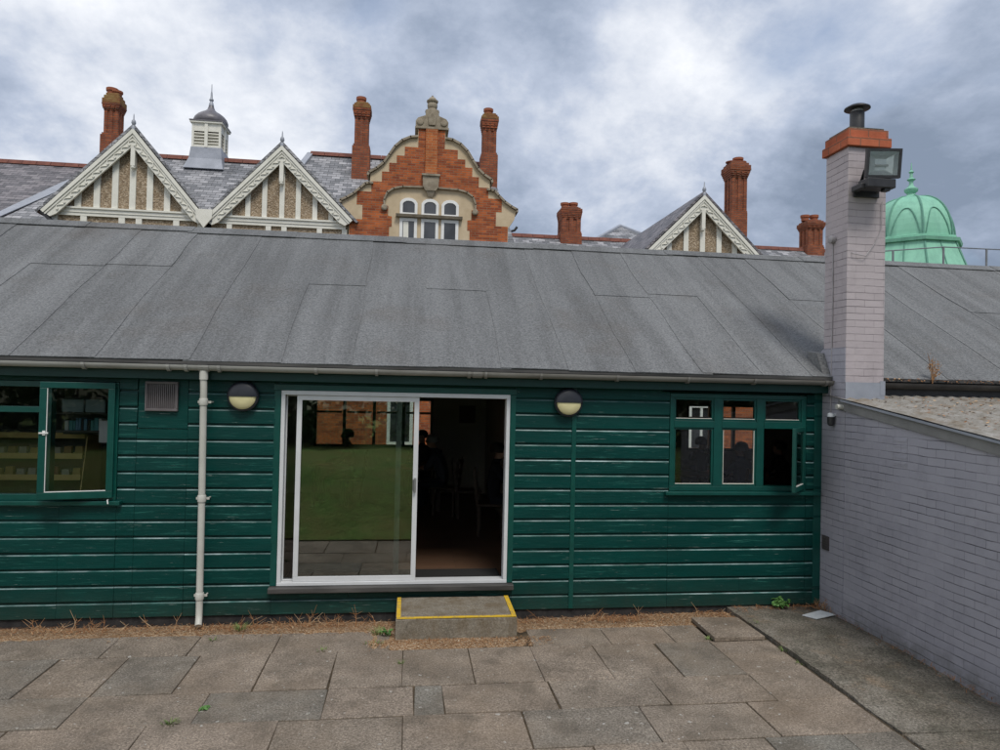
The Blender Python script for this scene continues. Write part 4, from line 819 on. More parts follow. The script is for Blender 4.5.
# --- timbered gables
def gable(apex, left, right, posts, studs, beam_z, wall_bottom, roof_back, ornaments=11, skew=0.0, bw=0.29, slate_mat='slate'):
    A, Lf, Rf = [Vector(p) for p in (apex, left, right)]; y = YF-0.02
    root = MB()
    root.prism([(A.x, y, A.z-0.05), (Lf.x+0.12, y, Lf.z-0.02), (Lf.x+0.25, y, wall_bottom), (Rf.x-0.15, y, wall_bottom), (Rf.x-0.1, y, Rf.z-0.02)], (0, 0.2, 0))
    g_ = root.build('gable', MT['pebble'], mh)
    f = MB(); sl_l = (A.z-Lf.z)/(A.x-Lf.x); sl_r = (A.z-Rf.z)/(Rf.x-A.x)
    def ztop(x): return A.z - 0.25 - (abs(x-A.x)*(sl_l if x < A.x else sl_r))
    for xx, w in posts:
        za, zb = ztop(xx-w/2), ztop(xx+w/2)
        f.prism([(xx-w/2, y-0.05, beam_z), (xx+w/2, y-0.05, beam_z), (xx+w/2, y-0.05, zb), (xx-w/2, y-0.05, za)], (0, 0.049, 0))
    bx0, bx1 = Lf.x+0.30, Rf.x-0.18
    f.box(bx0, bx1, y-0.075, y-0.001, beam_z-0.075, beam_z+0.07); f.box(bx0-0.02, bx1, y-0.11, y-0.0755, beam_z+0.02, beam_z+0.065)
    f.box(bx0, bx1, y-0.055, y-0.001, beam_z-0.16, beam_z-0.0755)
    for xx, w in studs: f.box(xx-w/2, xx+w/2, y-0.05, y-0.001, wall_bottom, beam_z-0.161)
    f.build('timber_frame', MT['cream'], g_)
    # barge boards
    for P0, sgn in ((Lf, -1), (Rf, 1)):
        d = (P0-A); ln = d.length; d.normalize(); nn = Vector((d.z, 0, -d.x)); nn = nn if nn.z < 0 else -nn
        m_ = MB(); yb = y-0.20
        def q(u, v, yy): p = A + d*u + nn*v; return (p.x, yy, p.z)
        sh = bw*abs(d.x)/abs(d.z) if False else bw*abs(nn.x)/abs(d.x)
        m_.prism([q(0, 0, yb), q(ln, 0, yb), q(ln-0.04, bw*0.8, yb), q(ln-0.2, bw, yb), q(sh, bw, yb)][:], (0, 0.06, 0))
        m_.prism([q(-0.02*abs(nn.x)/abs(d.x), -0.02, yb-0.05), q(ln, -0.02, yb-0.05), q(ln, 0.07, yb-0.05), q(0.07*abs(nn.x)/abs(d.x), 0.07, yb-0.05)], (0, 0.049, 0))
        m_.prism([q(0.08*abs(nn.x)/abs(d.x), 0.08, yb-0.025), q(ln, 0.08, yb-0.025), q(ln, 0.125, yb-0.025), q(0.125*abs(nn.x)/abs(d.x), 0.125, yb-0.025)], (0, 0.024, 0))
        br = m_.build('bargeboard', MT['cream'], g_)
        o_ = MB(); nO = ornaments
        for i in range(nO):                        # carved wave scrolls
            u0_ = 0.16 + (ln-0.42)*i/nO; w_ = (ln-0.42)/nO
            pts = []
            for k in range(9):
                a = k/8; pts.append(Vector(q(u0_+w_*a*0.95, 0.252 - 0.11*math.sin(a*PI*0.62) + (0.09*max(0, a-0.62)/0.38), yb-0.012)))
            o_.tube(pts, [0.009]+[0.017]*7+[0.010], 6)
            o_.lathe(q(u0_+w_*0.78, 0.22, yb), [(0.03, -0.03), (0.03, 0.0)], 8, 0, 'Y')
        o_.build('scroll_carving', MT['cream'], br)
        # slate slope running back behind the barge board
        r = MB(); r.prism([q(-0.045*abs(nn.x)/abs(d.x), -0.045, yb-0.03), q(ln+0.12, -0.045, yb-0.03), q(ln+0.12, -0.11, yb-0.03), q(-0.11*abs(nn.x)/abs(d.x), -0.11, yb-0.03)], (skew*(roof_back-(yb-0.03)), roof_back-(yb-0.03), 0)); r.build('roof_slope', MT[slate_mat], g_)
    fi = MB(); fi.lathe((A.x, y-0.20, A.z-0.02), [(0.05, 0), (0.055, 0.10), (0.03, 0.14), (0.06, 0.20), (0.05, 0.26), (0.02, 0.30), (0.012, 0.42), (0.001, 0.46)], 12); fi.build('finial', MT['lead'], g_, smooth=True)
    pd = MB(); pd.box(A.x-0.055, A.x+0.055, y-0.199, y-0.051, A.z-0.95, A.z-0.36); pd.lathe((A.x, y-0.14, A.z-0.98), [(0.02, -0.06), (0.06, -0.02), (0.06, 0.03)], 10); pd.build('pendant', MT['cream'], g_)
    return g_
px1 = lambda x, y=180: P(x, y, YF-0.02).x
s6 = lambda X: 30+0.2268*X; s2 = lambda X: 240+0.3*X
g1l, g1a, g1r = P(41.3, 210.4, YF-0.24), P(133.2, 129.6, YF-0.24), P(206, 219.5, YF-0.24)
g2l, g2a, g2r = P(204.0, 219.5, YF-0.24), P(282, 146.5, YF-0.24), P(352, 221, YF-0.24)
bz1 = P(133, 212.8, YF).z; bz2 = P(280, 221.2, YF).z
gable(g1a, g1l, g1r, [(px1(s6(X)), 0.155) for X in (217, 300, 380, 457, 533, 610, 687)], [(px1(s6(X)), 0.155) for X in (115, 245, 413, 488, 653, 760)], bz1, 5.9, 16.2, skew=-0.085)
gable(g2a, g2l, g2r, [(px1(s2(X)), 0.13) for X in (-30, 30, 85, 143, 197, 253, 307)], [(px1(s2(X)), 0.14) for X in (-30, 100, 152, 270, 353)], bz2, 5.9, 16.2)
# small gable on the right
g3a = P(704.5, 196, YF-0.24); g3l = Vector((g3a.x-2.15, g3a.y, g3a.z-2.15)); g3r = Vector((g3a.x+2.25, g3a.y, g3a.z-2.2))
s3 = lambda X: 500+0.35*X
gable(g3a, g3l, g3r, [(px1(s3(X)), 0.15) for X in (485, 533, 580, 627, 672)], [], P(700, 262, YF).z, 5.4, 19.5, slate_mat='slate_dark')
b = MB(); q = g1l; b.prism([(q.x-0.12, q.y+0.02, q.z+0.05), (q.x+0.05, q.y+0.02, q.z-0.02), (q.x+0.42, q.y+0.02, q.z-0.42), (q.x+0.34, q.y+0.02, q.z-0.44)], (0, 0.5, 0)); b.build('eaves_bracket', MT['black'], mh)
# lead box gutter head where the twin gables meet
b = MB(); jv = P(204.5, 214, YF-0.24); b.prism([(jv.x-0.22, jv.y-0.06, jv.z+0.12), (jv.x+0.22, jv.y-0.06, jv.z+0.12), (jv.x+0.2, jv.y-0.06, jv.z-0.12), (jv.x, jv.y-0.06, jv.z-0.38), (jv.x-0.2, jv.y-0.06, jv.z-0.12)], (0, 0.05, 0)); b.build('valley_board', MT['cream'], mh)
# --- dutch gable
DC = P(429.3, 238.7, YF); SC = 0.00640; YD = YF-0.12
def D(u, v, y=None): return (DC.x + u*SC, YD if y is None else y, DC.z + (700-v)*SC)
def mirror(pts): return [(-u, v) for u, v in reversed(pts)]
half = [(348, 900), (348, 640), (375, 600), (382, 560), (358, 548), (328, 528), (300, 500), (278, 480), (262, 474), (262, 432), (232, 412), (203, 386), (180, 350), (156, 312), (126, 283), (92, 266), (60, 260), (60, 222)]
b = MB(); poly = half + mirror(half); b.prism([D(u, v) for u, v in poly], (0, 0.45, 0)); dg = b.build('dutch_gable', MT['stone'], mh)
bo = [(0, 222), (58, 222), (58, 305), (116, 305), (116, 345), (150, 345), (150, 380), (182, 380), (182, 420), (212, 420), (212, 465), (256, 465), (256, 512), (317, 512), (317, 570), (292, 570), (292, 634), (346, 634), (346, 900), (176, 900), (176, 660), (165, 660), (165, 615), (182, 612), (182, 570), (200, 562), (200, 540), (186, 515), (160, 497), (120, 487), (0, 484)]
b = MB()
for sg in (1, -1): b.prism([D(sg*u, v, YD-0.006) for u, v in bo], (0, 0.03, 0))
b.build('brickwork', MT['red_brick'], dg)
b = MB(); b.prism([D(-26, 222, YD-0.06), D(26, 222, YD-0.06), D(26, 425, YD-0.06), D(-26, 425, YD-0.06)], (0, 0.05, 0)); b.build('pilaster', MT['rubbed_brick'], dg)
def coping(pts, r, name='coping'):
    for sg in (1, -1):
        b = MB(); pp = [Vector(D(sg*u, v, YD+0.20)) for u, v in pts]
        for p, q in zip(pp, pp[1:]):
            d = (q-p).normalized(); e = d*0.012; b.bar(p-e, q+e, 0.56, r, (-d.z, 0, d.x) if abs(d.x) > 1e-6 else (1, 0, 0))
        b.build(name, MT['grey_stone'], dg)
coping([(62, 258), (92, 262), (128, 279), (159, 308), (183, 346), (206, 382), (235, 408), (268, 428), (272, 440)], 0.058)
coping([(250, 474), (266, 474), (282, 478), (303, 498), (331, 524), (360, 543), (386, 556), (386, 566)], 0.055)
b = MB(); hm = [(198, 572), (200, 545), (188, 512), (160, 493), (120, 483), (34, 481)]
for sg in (1, -1):
    b = MB(); pp = [Vector(D(sg*u, v, YD-0.04)) for u, v in hm]
    for p, q in zip(pp, pp[1:]): d = (q-p).normalized(); b.bar(p-d*0.012, q+d*0.012, 0.10, 0.045, (-d.z, 0, d.x))
    c_ = D(sg*198, 578, YD-0.05); b.lathe(c_, [(0.085, 0.06), (0.085, -0.03), (0.05, -0.05), (0.03, -0.05)], 14, 0, 'Y'); b.build('hood_mould', MT['grey_stone'], dg)
b = MB(); b.prism([D(-36, 432, YD-0.14), D(36, 432, YD-0.14), D(34, 480, YD-0.14), D(22, 496, YD-0.12), D(-22, 496, YD-0.12), D(-34, 480, YD-0.14)], (0, 0.15, 0)); b.prism([D(-40, 424, YD-0.18), D(40, 424, YD-0.18), D(40, 433, YD-0.18), D(-40, 433, YD-0.18)], (0, 0.2, 0)); b.prism([D(-20, 496, YD-0.10), D(20, 496, YD-0.10), D(8, 522, YD-0.05), D(-8, 522, YD-0.05)], (0, 0.1, 0)); b.build('keystone', MT['grey_stone'], dg)
# cap, pedestal and urn finial
b = MB(); b.prism([D(-74, 222, YD-0.06), D(74, 222, YD-0.06), D(74, 212, YD-0.06), D(-74, 212, YD-0.06)], (0, 0.57, 0))
cap = [(70, 211), (72, 186), (62, 172), (46, 166), (30, 160), (28, 134)]; b.prism([D(u, v, YD-0.02) for u, v in cap] + [D(-u, v, YD-0.02) for u, v in reversed(cap)], (0, 0.46, 0))
for sg in (1, -1): b.lathe(D(sg*52, 192, YD-0.03), [(0.10, 0.03), (0.09, -0.02), (0.04, -0.03)], 12, 0, 'Y')
b.prism([D(-14, 205, YD-0.07), D(14, 205, YD-0.07), D(17, 165, YD-0.07), D(0, 150, YD-0.07), D(-17, 165, YD-0.07)], (0, 0.06, 0)); b.build('cap_stone', MT['grey_stone'], dg, bevel=0.01)
ur = D(0, 134, YD+0.2); pf = [(0.20, 0), (0.20, 0.04), (0.13, 0.07), (0.11, 0.10), (0.14, 0.14), (0.145, 0.22), (0.125, 0.26), (0.16, 0.29), (0.165, 0.33), (0.12, 0.36), (0.09, 0.41), (0.03, 0.45), (0.03, 0.47), (0.001, 0.50)]
b = MB(); b.lathe(ur, pf, 20); b.build('urn_finial', MT['grey_stone'], dg, smooth=True)
# windows of the dutch gable
for cx in (-93, 0, 88):
    w = MB(); arch = [(-38, 606), (38, 606), (38, 552), (30, 540), (16, 532), (0, 530), (-16, 532), (-30, 540), (-38, 552)]; ia = [(-26, 595), (26, 595), (26, 556), (20, 549), (11, 544), (0, 543), (-11, 544), (-20, 549), (-26, 556)]
    yo = YD-0.035; n = len(arch); vs = [D(cx+u, v, yo) for u, v in arch] + [D(cx+u, v, yo) for u, v in ia] + [D(cx+u, v, yo+0.03) for u, v in arch] + [D(cx+u, v, yo+0.03) for u, v in ia]
    fs = [(i, (i+1) % n, n+(i+1) % n, n+i) for i in range(n)] + [(i, 2*n+i, 2*n+(i+1) % n, (i+1) % n) for i in range(n)] + [(n+i, n+(i+1) % n, 3*n+(i+1) % n, 3*n+i) for i in range(n)]
    w.add(vs, fs); wo = w.build('window', MT['white'], dg); q = MB(); q.prism([D(cx+u, v, yo+0.022) for u, v in ia], (0, 0.006, 0)); q.build('pane', MT['pane'], wo)
    w = MB(); 
    for bx_ in ((-38, 38, 618, 632), (-38, 38, 890, 900), (-38, -25, 632, 890), (25, 38, 632, 890)):
        w.prism([D(cx+bx_[0], bx_[3], yo), D(cx+bx_[1], bx_[3], yo), D(cx+bx_[1], bx_[2], yo), D(cx+bx_[0], bx_[2], yo)], (0, 0.03, 0))
    wo = w.build('window', MT['white'], dg); q = MB(); q.prism([D(cx-25, 890, yo+0.018), D(cx+25, 890, yo+0.018), D(cx+25, 632, yo+0.018), D(cx-25, 632, yo+0.018)], (0, 0.006, 0)); q.build('pane', MT['pane'], wo)
    if cx == -93:
        q = MB(); q.prism([D(cx-22, 890, yo+0.012), D(cx+4, 890, yo+0.012), D(cx+0, 634, yo+0.012), D(cx-22, 634, yo+0.012)], (0, 0.003, 0)); q.build('curtain', MT['cream'], wo)
b = MB(); b.prism([D(-148, 616, YD-0.13), D(142, 616, YD-0.13), D(142, 605, YD-0.16), D(-148, 605, YD-0.16)], (0, 0.13, 0)); b.build('transom', MT['grey_stone'], dg)
# iron bracket on the right shoulder
b = MB(); q = Vector(D(360, 655, YD-0.05)); b.tube([q, q+Vector((0.10, -0.02, 0.03)), q+Vector((0.17, -0.02, 0.13))], 0.035, 8); b.build('iron_bracket', MT['black'], dg)

# --- chimneys of the house
def stack(pxl, pxr, y_cor, y_cap0, y_cap1, y_sh, y_base, bl, br, cl, cr, Y, pots, lichen=False, z_low=None):
    c = (P((pxl+pxr)/2, y_sh, Y)); zf = lambda y: P((pxl+pxr)/2, y, Y).z; fk = 1/(1+0.9*abs(c.x)/(Y+7.56)); k = (P(pxr, y_sh, Y).x - P(pxl, y_sh, Y).x)*fk
    hx = k/2; cx = c.x; zb = z_low if z_low else zf(y_base)-0.9
    b = MB(); hb_ = (P(br, y_base, Y).x-P(bl, y_base, Y).x)/2*fk; hc = (P(cr, y_cap1, Y).x-P(cl, y_cap1, Y).x)/2*fk
    cy = Y
    def bxh(h, z0, z1, dd=0): b.box(cx-h, cx+h, cy-h, cy+h, z0, z1)
    bxh(hb_, zb, zf(y_sh)-0.05); bxh((hb_+hx)/2, zf(y_sh)-0.05, zf(y_sh)+0.02)
    bxh(hx*0.90, zf(y_sh)+0.02, zf(y_cor))
    for s in (-1, 0, 1):                                        # brick ribs up the shaft
        w = hx*0.20
        for (ax, ay) in ((cx+s*hx*0.74, cy-hx*0.93), (cx+s*hx*0.74, cy+hx*0.93)): b.box(ax-w, ax+w, ay-hx*0.07, ay+hx*0.07, zf(y_sh)+0.02, zf(y_cor))
        for (ax, ay) in ((cx-hx*0.93, cy+s*hx*0.74), (cx+hx*0.93, cy+s*hx*0.74)): b.box(ax-hx*0.065, ax+hx*0.065, ay-w*0.97, ay+w*0.97, zf(y_sh)+0.02, zf(y_cor)-0.002)
    o = b.build('chimney', MT['stack_brick'], mh)
    b = MB(); z0, z1 = zf(y_cor), zf(y_cap1); n = 5
    for i in range(n): 
        h = hx*0.97 + (hc-hx*0.97)*(i+1)/n; bxh(h, z0+(z1-z0)*i/n, z0+(z1-z0)*(i+1)/n)
        if i in (1, 2):
            for s in (-1.0, -0.33, 0.33, 1.0): b.box(cx+s*h*0.82-0.05, cx+s*h*0.82+0.05, cy-h-0.03, cy-h, z0+(z1-z0)*i/n+0.003, z0+(z1-z0)*(i+0.8)/n)
    b.build('corbel', MT['stack_brick'], o)
    b = MB(); z2 = zf(y_cap0)
    bxh(hc*1.0, z1+0.001, z1+(z2-z1)*0.45); bxh(hc*0.86, z1+(z2-z1)*0.45, z1+(z2-z1)*0.75); bxh(hc*0.70, z1+(z2-z1)*0.75, z2); b.build('cap', MT['lichen'] if lichen else MT['stack_brick'], o, bevel=0.02)
    for (x, yt, r) in pots:
        b = MB(); pxx = P(x, yt, Y); h = pxx.z-z2; b.lathe((pxx.x, cy, z2-0.02), [(r*0.9, 0), (r*0.92, h*0.6), (r*1.1, h*0.65), (r*1.12, h+0.02), (r*0.8, h+0.02), (r*0.75, h*0.4)], 14); b.build('chimney_pot', MT['pot'], o, smooth=True)
stack(103.5, 123.5, 113, 95, 106, 136, 162, 97, 123, 101.5, 126.5, 17.0, [(112.5, 89, 0.17), (117, 91.5, 0.17)], True)
stack(354.2, 369, 121, 104, 111, 147, 166, 351.3, 370, 352, 371.3, 15.6, [(361.5, 98, 0.15)], True)
stack(481.2, 496, 133, 115, 122, 155.5, 173, 479, 497.3, 479, 497.8, 15.6, [(488.5, 109.5, 0.15)], True)
stack(557.5, 580.5, 221, 208, 213, 234, 243, 556.5, 581.5, 556, 581.5, 20.0, [(565, 203.3, 0.17), (573.5, 203.3, 0.17)])
stack(724, 746.5, 180, 163, 171, 213, 242, 727, 750.3, 720.5, 750, 17.0, [(731, 162, 0.18), (738, 158.5, 0.18), (742, 162, 0.15)])
stack(799, 822.5, 231, 221, 226, 247, 256, 798, 824, 796.5, 825, 20.0, [(805, 215.5, 0.17), (814, 215.5, 0.17)])
# --- louvred cupola on the ridge
cu = P(209, 155, 16.4); cuk = P(225, 140, 16.4).x-P(193, 140, 16.4).x; hx = cuk/2*0.90; cx, cy = cu.x-0.0, 16.5
zf = lambda y: P(209, y, 16.4).z
b = MB(); z0, z1 = zf(174), zf(151); e = 1.35
b.add([(cx-hx*1.35, cy-hx*1.6, z0), (cx+hx*1.35, cy-hx*1.6, z0), (cx+hx*1.35, cy+hx*1.6, z0), (cx-hx*1.35, cy+hx*1.6, z0), (cx-hx*1.12, cy-hx*1.15, (z0+z1)/2), (cx+hx*1.12, cy-hx*1.15, (z0+z1)/2), (cx+hx*1.12, cy+hx*1.15, (z0+z1)/2), (cx-hx*1.12, cy+hx*1.15, (z0+z1)/2),
       (cx-hx*1.03, cy-hx*1.03, z1), (cx+hx*1.03, cy-hx*1.03, z1), (cx+hx*1.03, cy+hx*1.03, z1), (cx-hx*1.03, cy+hx*1.03, z1)],
      [(0, 1, 5, 4), (1, 2, 6, 5), (2, 3, 7, 6), (3, 0, 4, 7), (4, 5, 9, 8), (5, 6, 10, 9), (6, 7, 11, 10), (7, 4, 8, 11), (8, 9, 10, 11), (3, 2, 1, 0)])
cup = b.build('cupola', MT['lead'], mh)
b = MB(); z2 = zf(127); b.box(cx-hx*0.8, cx+hx*0.8, cy-hx*0.8, cy+hx*0.8, z1, z2); core = b.build('dark_core', MT['black'], cup)
b = MB()
for sx in (-1, 1):
    for sy in (-1, 1): b.box(cx+sx*hx-0.07*(sx > 0)-0.0, cx+sx*hx+0.07*(sx < 0), cy+sy*hx-0.07*(sy > 0), cy+sy*hx+0.07*(sy < 0), z1, z2)
for sy in (-1, 1): b.box(cx-0.05, cx+0.05, cy+sy*hx-0.03, cy+sy*hx+0.03, z1, z2); b.box(cx+sy*hx-0.03, cx+sy*hx+0.03, cy-0.05, cy+0.05, z1, z2)
hgt = z2-z1
for (a, bb) in ((0, 0.10), (0.66, 1.0)):
    zz0, zz1 = z1+hgt*a, z1+hgt*bb
    for sy in (-1, 1): b.box(cx-hx+0.071, cx+hx-0.071, cy+sy*(hx-0.03)-0.02, cy+sy*(hx-0.03)+0.02, zz0+0.001, zz1-0.001); b.box(cx+sy*(hx-0.03)-0.02, cx+sy*(hx-0.03)+0.02, cy-hx+0.071, cy+hx-0.071, zz0+0.001, zz1-0.001)
for k in range(4):
    zz = z1+hgt*(0.17+0.13*k)
    for sy in (-1, 1): b.bar((cx-hx+0.07, cy+sy*(hx-0.06), zz), (cx+hx-0.07, cy+sy*(hx-0.06), zz), 0.09, 0.03, (0, -sy*0.5, 1)); b.bar((cx+sy*(hx-0.06), cy-hx+0.07, zz), (cx+sy*(hx-0.06), cy+hx-0.07, zz), 0.09, 0.03, (-sy*0.5, 0, 1))
b.box(cx-hx*1.12, cx+hx*1.12, cy-hx*1.12, cy+hx*1.12, z2-0.005, z2+0.05); b.build('louvre_box', MT['cream'], cup)
b = MB(); z3 = zf(113); h = z3-z2-0.05
b.box(cx-hx*1.16, cx+hx*1.16, cy-hx*1.16, cy+hx*1.16, z2+0.051, z2+0.085)
b.lathe((cx, cy, z2+0.08), [(hx*1.12, 0), (hx*1.19, h*0.12), (hx*1.20, h*0.28), (hx*1.12, h*0.50), (hx*0.95, h*0.72), (hx*0.70, h*0.92), (hx*0.44, h*1.08), (hx*0.27, h*1.26), (hx*0.19, h*1.5), (hx*0.15, h*1.72)], 24)
b.build('dome', MT['lead_dark'], cup, smooth=True)
b = MB(); zt_ = zf(83); bz = z2+0.05+h*1.66; b.lathe((cx, cy, bz), [(0.085, 0), (0.07, 0.08), (0.045, 0.14), (0.075, 0.2), (0.04, 0.26), (0.03, 0.42), (0.014, 0.5), (0.01, zt_-bz)], 12); b.build('spike_finial', MT['lead'], cup, smooth=True)

# ================================================================== COPPER DOME
dY = 30.0; dc = P(911, 198, dY); kx = (P(955, 235, dY).x-dc.x)
tw = thing('domed_tower', 'octagonal tower with pale green copper dome and spiked finial far behind the roof', 'tower', (dc.x, dY, 0))
R_ = kx*0.82; zc = P(911, 236.5, dY-R_).z; zt_ = dc.z
b = MB(); b.lathe((dc.x, dY, 0), [(R_*1.5, -0.1), (R_*1.5, zc-2.6)], 8, PI/8); b.build('drum', MT['stone'], tw)
def dome_r(f): return R_*0.97*math.cos(f*PI/2*0.97)**0.78
b = MB(); zl = P(911, 266, dY-R_*1.3).z; prof = [(R_*1.62, zl-1.4), (R_*1.42, zl-0.45), (R_*1.30, zl+0.15), (R_*1.16, zl+(zc-zl)*0.55), (R_*1.05, zc-0.1)]
b.lathe((dc.x, dY, 0), prof, 8, PI/8); b.build('skirt', MT['copper'], tw)
b = MB(); b.lathe((dc.x, dY, zc), [(R_*1.0, -0.14), (R_*1.13, -0.10), (R_*1.15, 0.08), (R_*1.06, 0.12), (R_*1.06, 0.24), (R_*1.0, 0.28)], 8, PI/8); b.build('cornice', MT['copper'], tw)
b = MB(); zd0 = zc+0.26; hd_ = zt_-zd0; prof = [(dome_r(i/12), zd0+hd_*math.sin(i/12*PI/2)) for i in range(13)]
b.lathe((dc.x, dY, 0), prof, 8, PI/8); b.build('dome', MT['copper'], tw)
b = MB()
for j in range(8):
    w = PI/8+2*PI*j/8; b.tube([(dc.x+(r+0.03)*math.cos(w), dY+(r+0.03)*math.sin(w), z) for r, z in prof], 0.055, 6)
    pr2 = [(R_*1.62, zl-1.4), (R_*1.42, zl-0.45), (R_*1.30, zl+0.15), (R_*1.16, zl+(zc-zl)*0.55), (R_*1.05, zc-0.1)]
    b.tube([(dc.x+(r+0.02)*math.cos(w), dY+(r+0.02)*math.sin(w), z) for r, z in pr2], 0.05, 6)
    wm = w+PI/8; ca = math.cos(PI/8); b.tube([(dc.x+(r*ca+0.02)*math.cos(wm), dY+(r*ca+0.02)*math.sin(wm), z) for r, z in pr2], 0.035, 6)
    pts = []
    for k in range(13):                                           # arched seam on each panel
        a = k/12*2-1; hgt_ = 0.62*(1-abs(a)**2.6); fi_ = int(hgt_*12*0.98); f = math.asin(min(1, hgt_))/(PI/2)
        r = dome_r(f); z = zd0+hd_*math.sin(f*PI/2); wa = wm + a*(PI/8)*0.86
        rr = r*ca/math.cos(wa-wm)+0.025; pts.append((dc.x+rr*math.cos(wa), dY+rr*math.sin(wa), z))
    b.tube(pts, 0.035, 6)
b.build('standing_seam', MT['copper_dark'], tw, smooth=True)
zf_ = P(910, 162, dY).z; b = MB(); hh_ = zf_-zt_
b.lathe((dc.x, dY, zt_-0.05), [(0.55, 0), (0.42, 0.12), (0.25, 0.2), (0.22, hh_*0.14), (0.36, hh_*0.2), (0.38, hh_*0.26), (0.2, hh_*0.32), (0.12, hh_*0.38), (0.11, hh_*0.48), (0.24, hh_*0.53), (0.1, hh_*0.58), (0.08, hh_*0.7), (0.15, hh_*0.74), (0.05, hh_*0.79), (0.02, hh_)], 12); b.build('finial', MT['copper'], tw, smooth=True)
# guard rail behind the ridge of the hut
gr = thing('guard_rail', 'thin grey metal guard rail with short posts behind the hut ridge', 'railing', (9.3, 3.9, 4.3))
yr = 3.75; zr0 = 4.36; b = MB(); xs = [P(x, 255, yr).x for x in (893, 943.5, 986.5, 1032)]
zrail = [P(x, y, yr).z for x, y in ((893, 250.5), (943.5, 247), (986.5, 249), (1032, 251))]
for x, z in zip(xs, zrail): b = MB(); b.tube([(x, yr, zr0), (x, yr, z)], 0.018, 8); b.build('post', MT['rail'], gr, smooth=True)
b = MB(); pts = [(P(868, 252, yr).x, yr, P(868, 252, yr).z)] + [(x, yr, z) for x, z in zip(xs, zrail)]; b.tube(pts, 0.011, 6); b.build('rail', MT['rail'], gr, smooth=True)

# ================================================================== PEOPLE, tables and shelves inside
def cloth(name, c): 
    m = Mat(name, 0.85, 0.2); s = m.n('ShaderNodeSeparateXYZ'); m.l(m.tex, s.inputs[0])
    head = m.math('GREATER_THAN', s.outputs[2], 1.115); hand = m.math('MULTIPLY', m.math('GREATER_THAN', s.outputs[1], 0.335), m.math('GREATER_THAN', s.outputs[2], 0.70))
    leg = m.math('LESS_THAN', s.outputs[2], 0.56)
    cc = m.mix(leg, c, (0.02, 0.022, 0.03)); m.col(m.mix(m.math('MAXIMUM', head, hand), cc, (0.42, 0.26, 0.19))); return m.m
def person(x, y, z, rz, shirt, hair, label, lean=0.05, hand_up=False):
    t = thing('person', label, 'person', (0, 0, 0))
    V = []; E = []; R = []
    def vtx(p, r): V.append(p); R.append(r if isinstance(r, tuple) else (r, r)); return len(V)-1
    def link(*ids): E.extend(zip(ids, ids[1:]))
    pel = vtx((0, 0, 0.52), (0.17, 0.13)); wst = vtx((0, lean*0.4, 0.70), (0.155, 0.12)); cst = vtx((0, lean, 0.92), (0.18, 0.125)); nb = vtx((0, lean*1.3, 1.05), (0.075, 0.07))
    nk = vtx((0, lean*1.5+0.01, 1.11), 0.055); chn = vtx((0, lean*1.7+0.045, 1.16), (0.062, 0.07)); hd_ = vtx((0, lean*1.8+0.02, 1.235), (0.078, 0.098)); tp = vtx((0, lean*1.8, 1.31), (0.06, 0.075))
    link(pel, wst, cst, nb, nk, chn, hd_, tp)
    ns = vtx((0, lean*1.8+0.125, 1.215), 0.016); link(hd_, ns)
    for s in (-1, 1):
        sh = vtx((s*0.17, lean*1.2, 1.0), 0.062); el = vtx((s*0.225, lean+0.16, 0.78), 0.047); 
        if hand_up and s > 0: hn_ = (s*0.06, lean+0.20, 1.06)
        else: hn_ = (s*0.10, 0.40, 0.78)
        wr_ = vtx(tuple(a*0.82+b*0.18 for a, b in zip(hn_, V[el])), 0.031); pm = vtx(hn_, (0.036, 0.02)); link(cst, sh, el, wr_, pm)
        dirv = (Vector(hn_)-Vector(V[wr_])).normalized(); sd_ = dirv.cross(Vector((0, 0, 1))).normalized()
        for k, ln in zip((-1.5, -0.5, 0.5, 1.5), (0.065, 0.078, 0.082, 0.07)):
            a = vtx(tuple(Vector(hn_)+dirv*ln*0.55+sd_*k*0.02), 0.009); b2 = vtx(tuple(Vector(hn_)+dirv*ln+sd_*k*0.022+Vector((0, 0, -0.02))), 0.008); link(pm, a, b2)
        a = vtx(tuple(Vector(hn_)-sd_*s*0.05+dirv*0.02), 0.010); link(wr_, a)
        hp = vtx((s*0.09, 0.06, 0.50), 0.095); kn = vtx((s*0.13, 0.45, 0.50), 0.066); an = vtx((s*0.13, 0.43, 0.09), 0.042); to = vtx((s*0.14, 0.56, 0.045), (0.045, 0.032)); link(pel, hp, kn, an, to)
    me = bpy.data.meshes.new('body'); me.from_pydata(V, E, []); bo_ = bpy.data.objects.new('body', me); COL.objects.link(bo_); bo_.parent = t
    sk = bo_.modifiers.new('skin', 'SKIN'); sk.use_smooth_shade = True
    for i, (a, b2) in enumerate(R): me.skin_vertices[0].data[i].radius = (a, b2)
    me.skin_vertices[0].data[0].use_root = True
    ss = bo_.modifiers.new('sub', 'SUBSURF'); ss.levels = 1; ss.render_levels = 2
    me.materials.append(shirt)
    hb2 = MB(); hc = (0, lean*1.8-0.012, 1.255); prof = [(0.105, -0.05), (0.112, 0.0), (0.105, 0.04), (0.08, 0.078), (0.04, 0.098), (0.001, 0.102)]
    hb2.lathe(hc, prof, 16); hb2.build('hair', hair, t, smooth=True)
    t.location = (x, y, z); t.rotation_euler = (0, 0, rz); return t
FZ = 0.32
chair_tpl = None
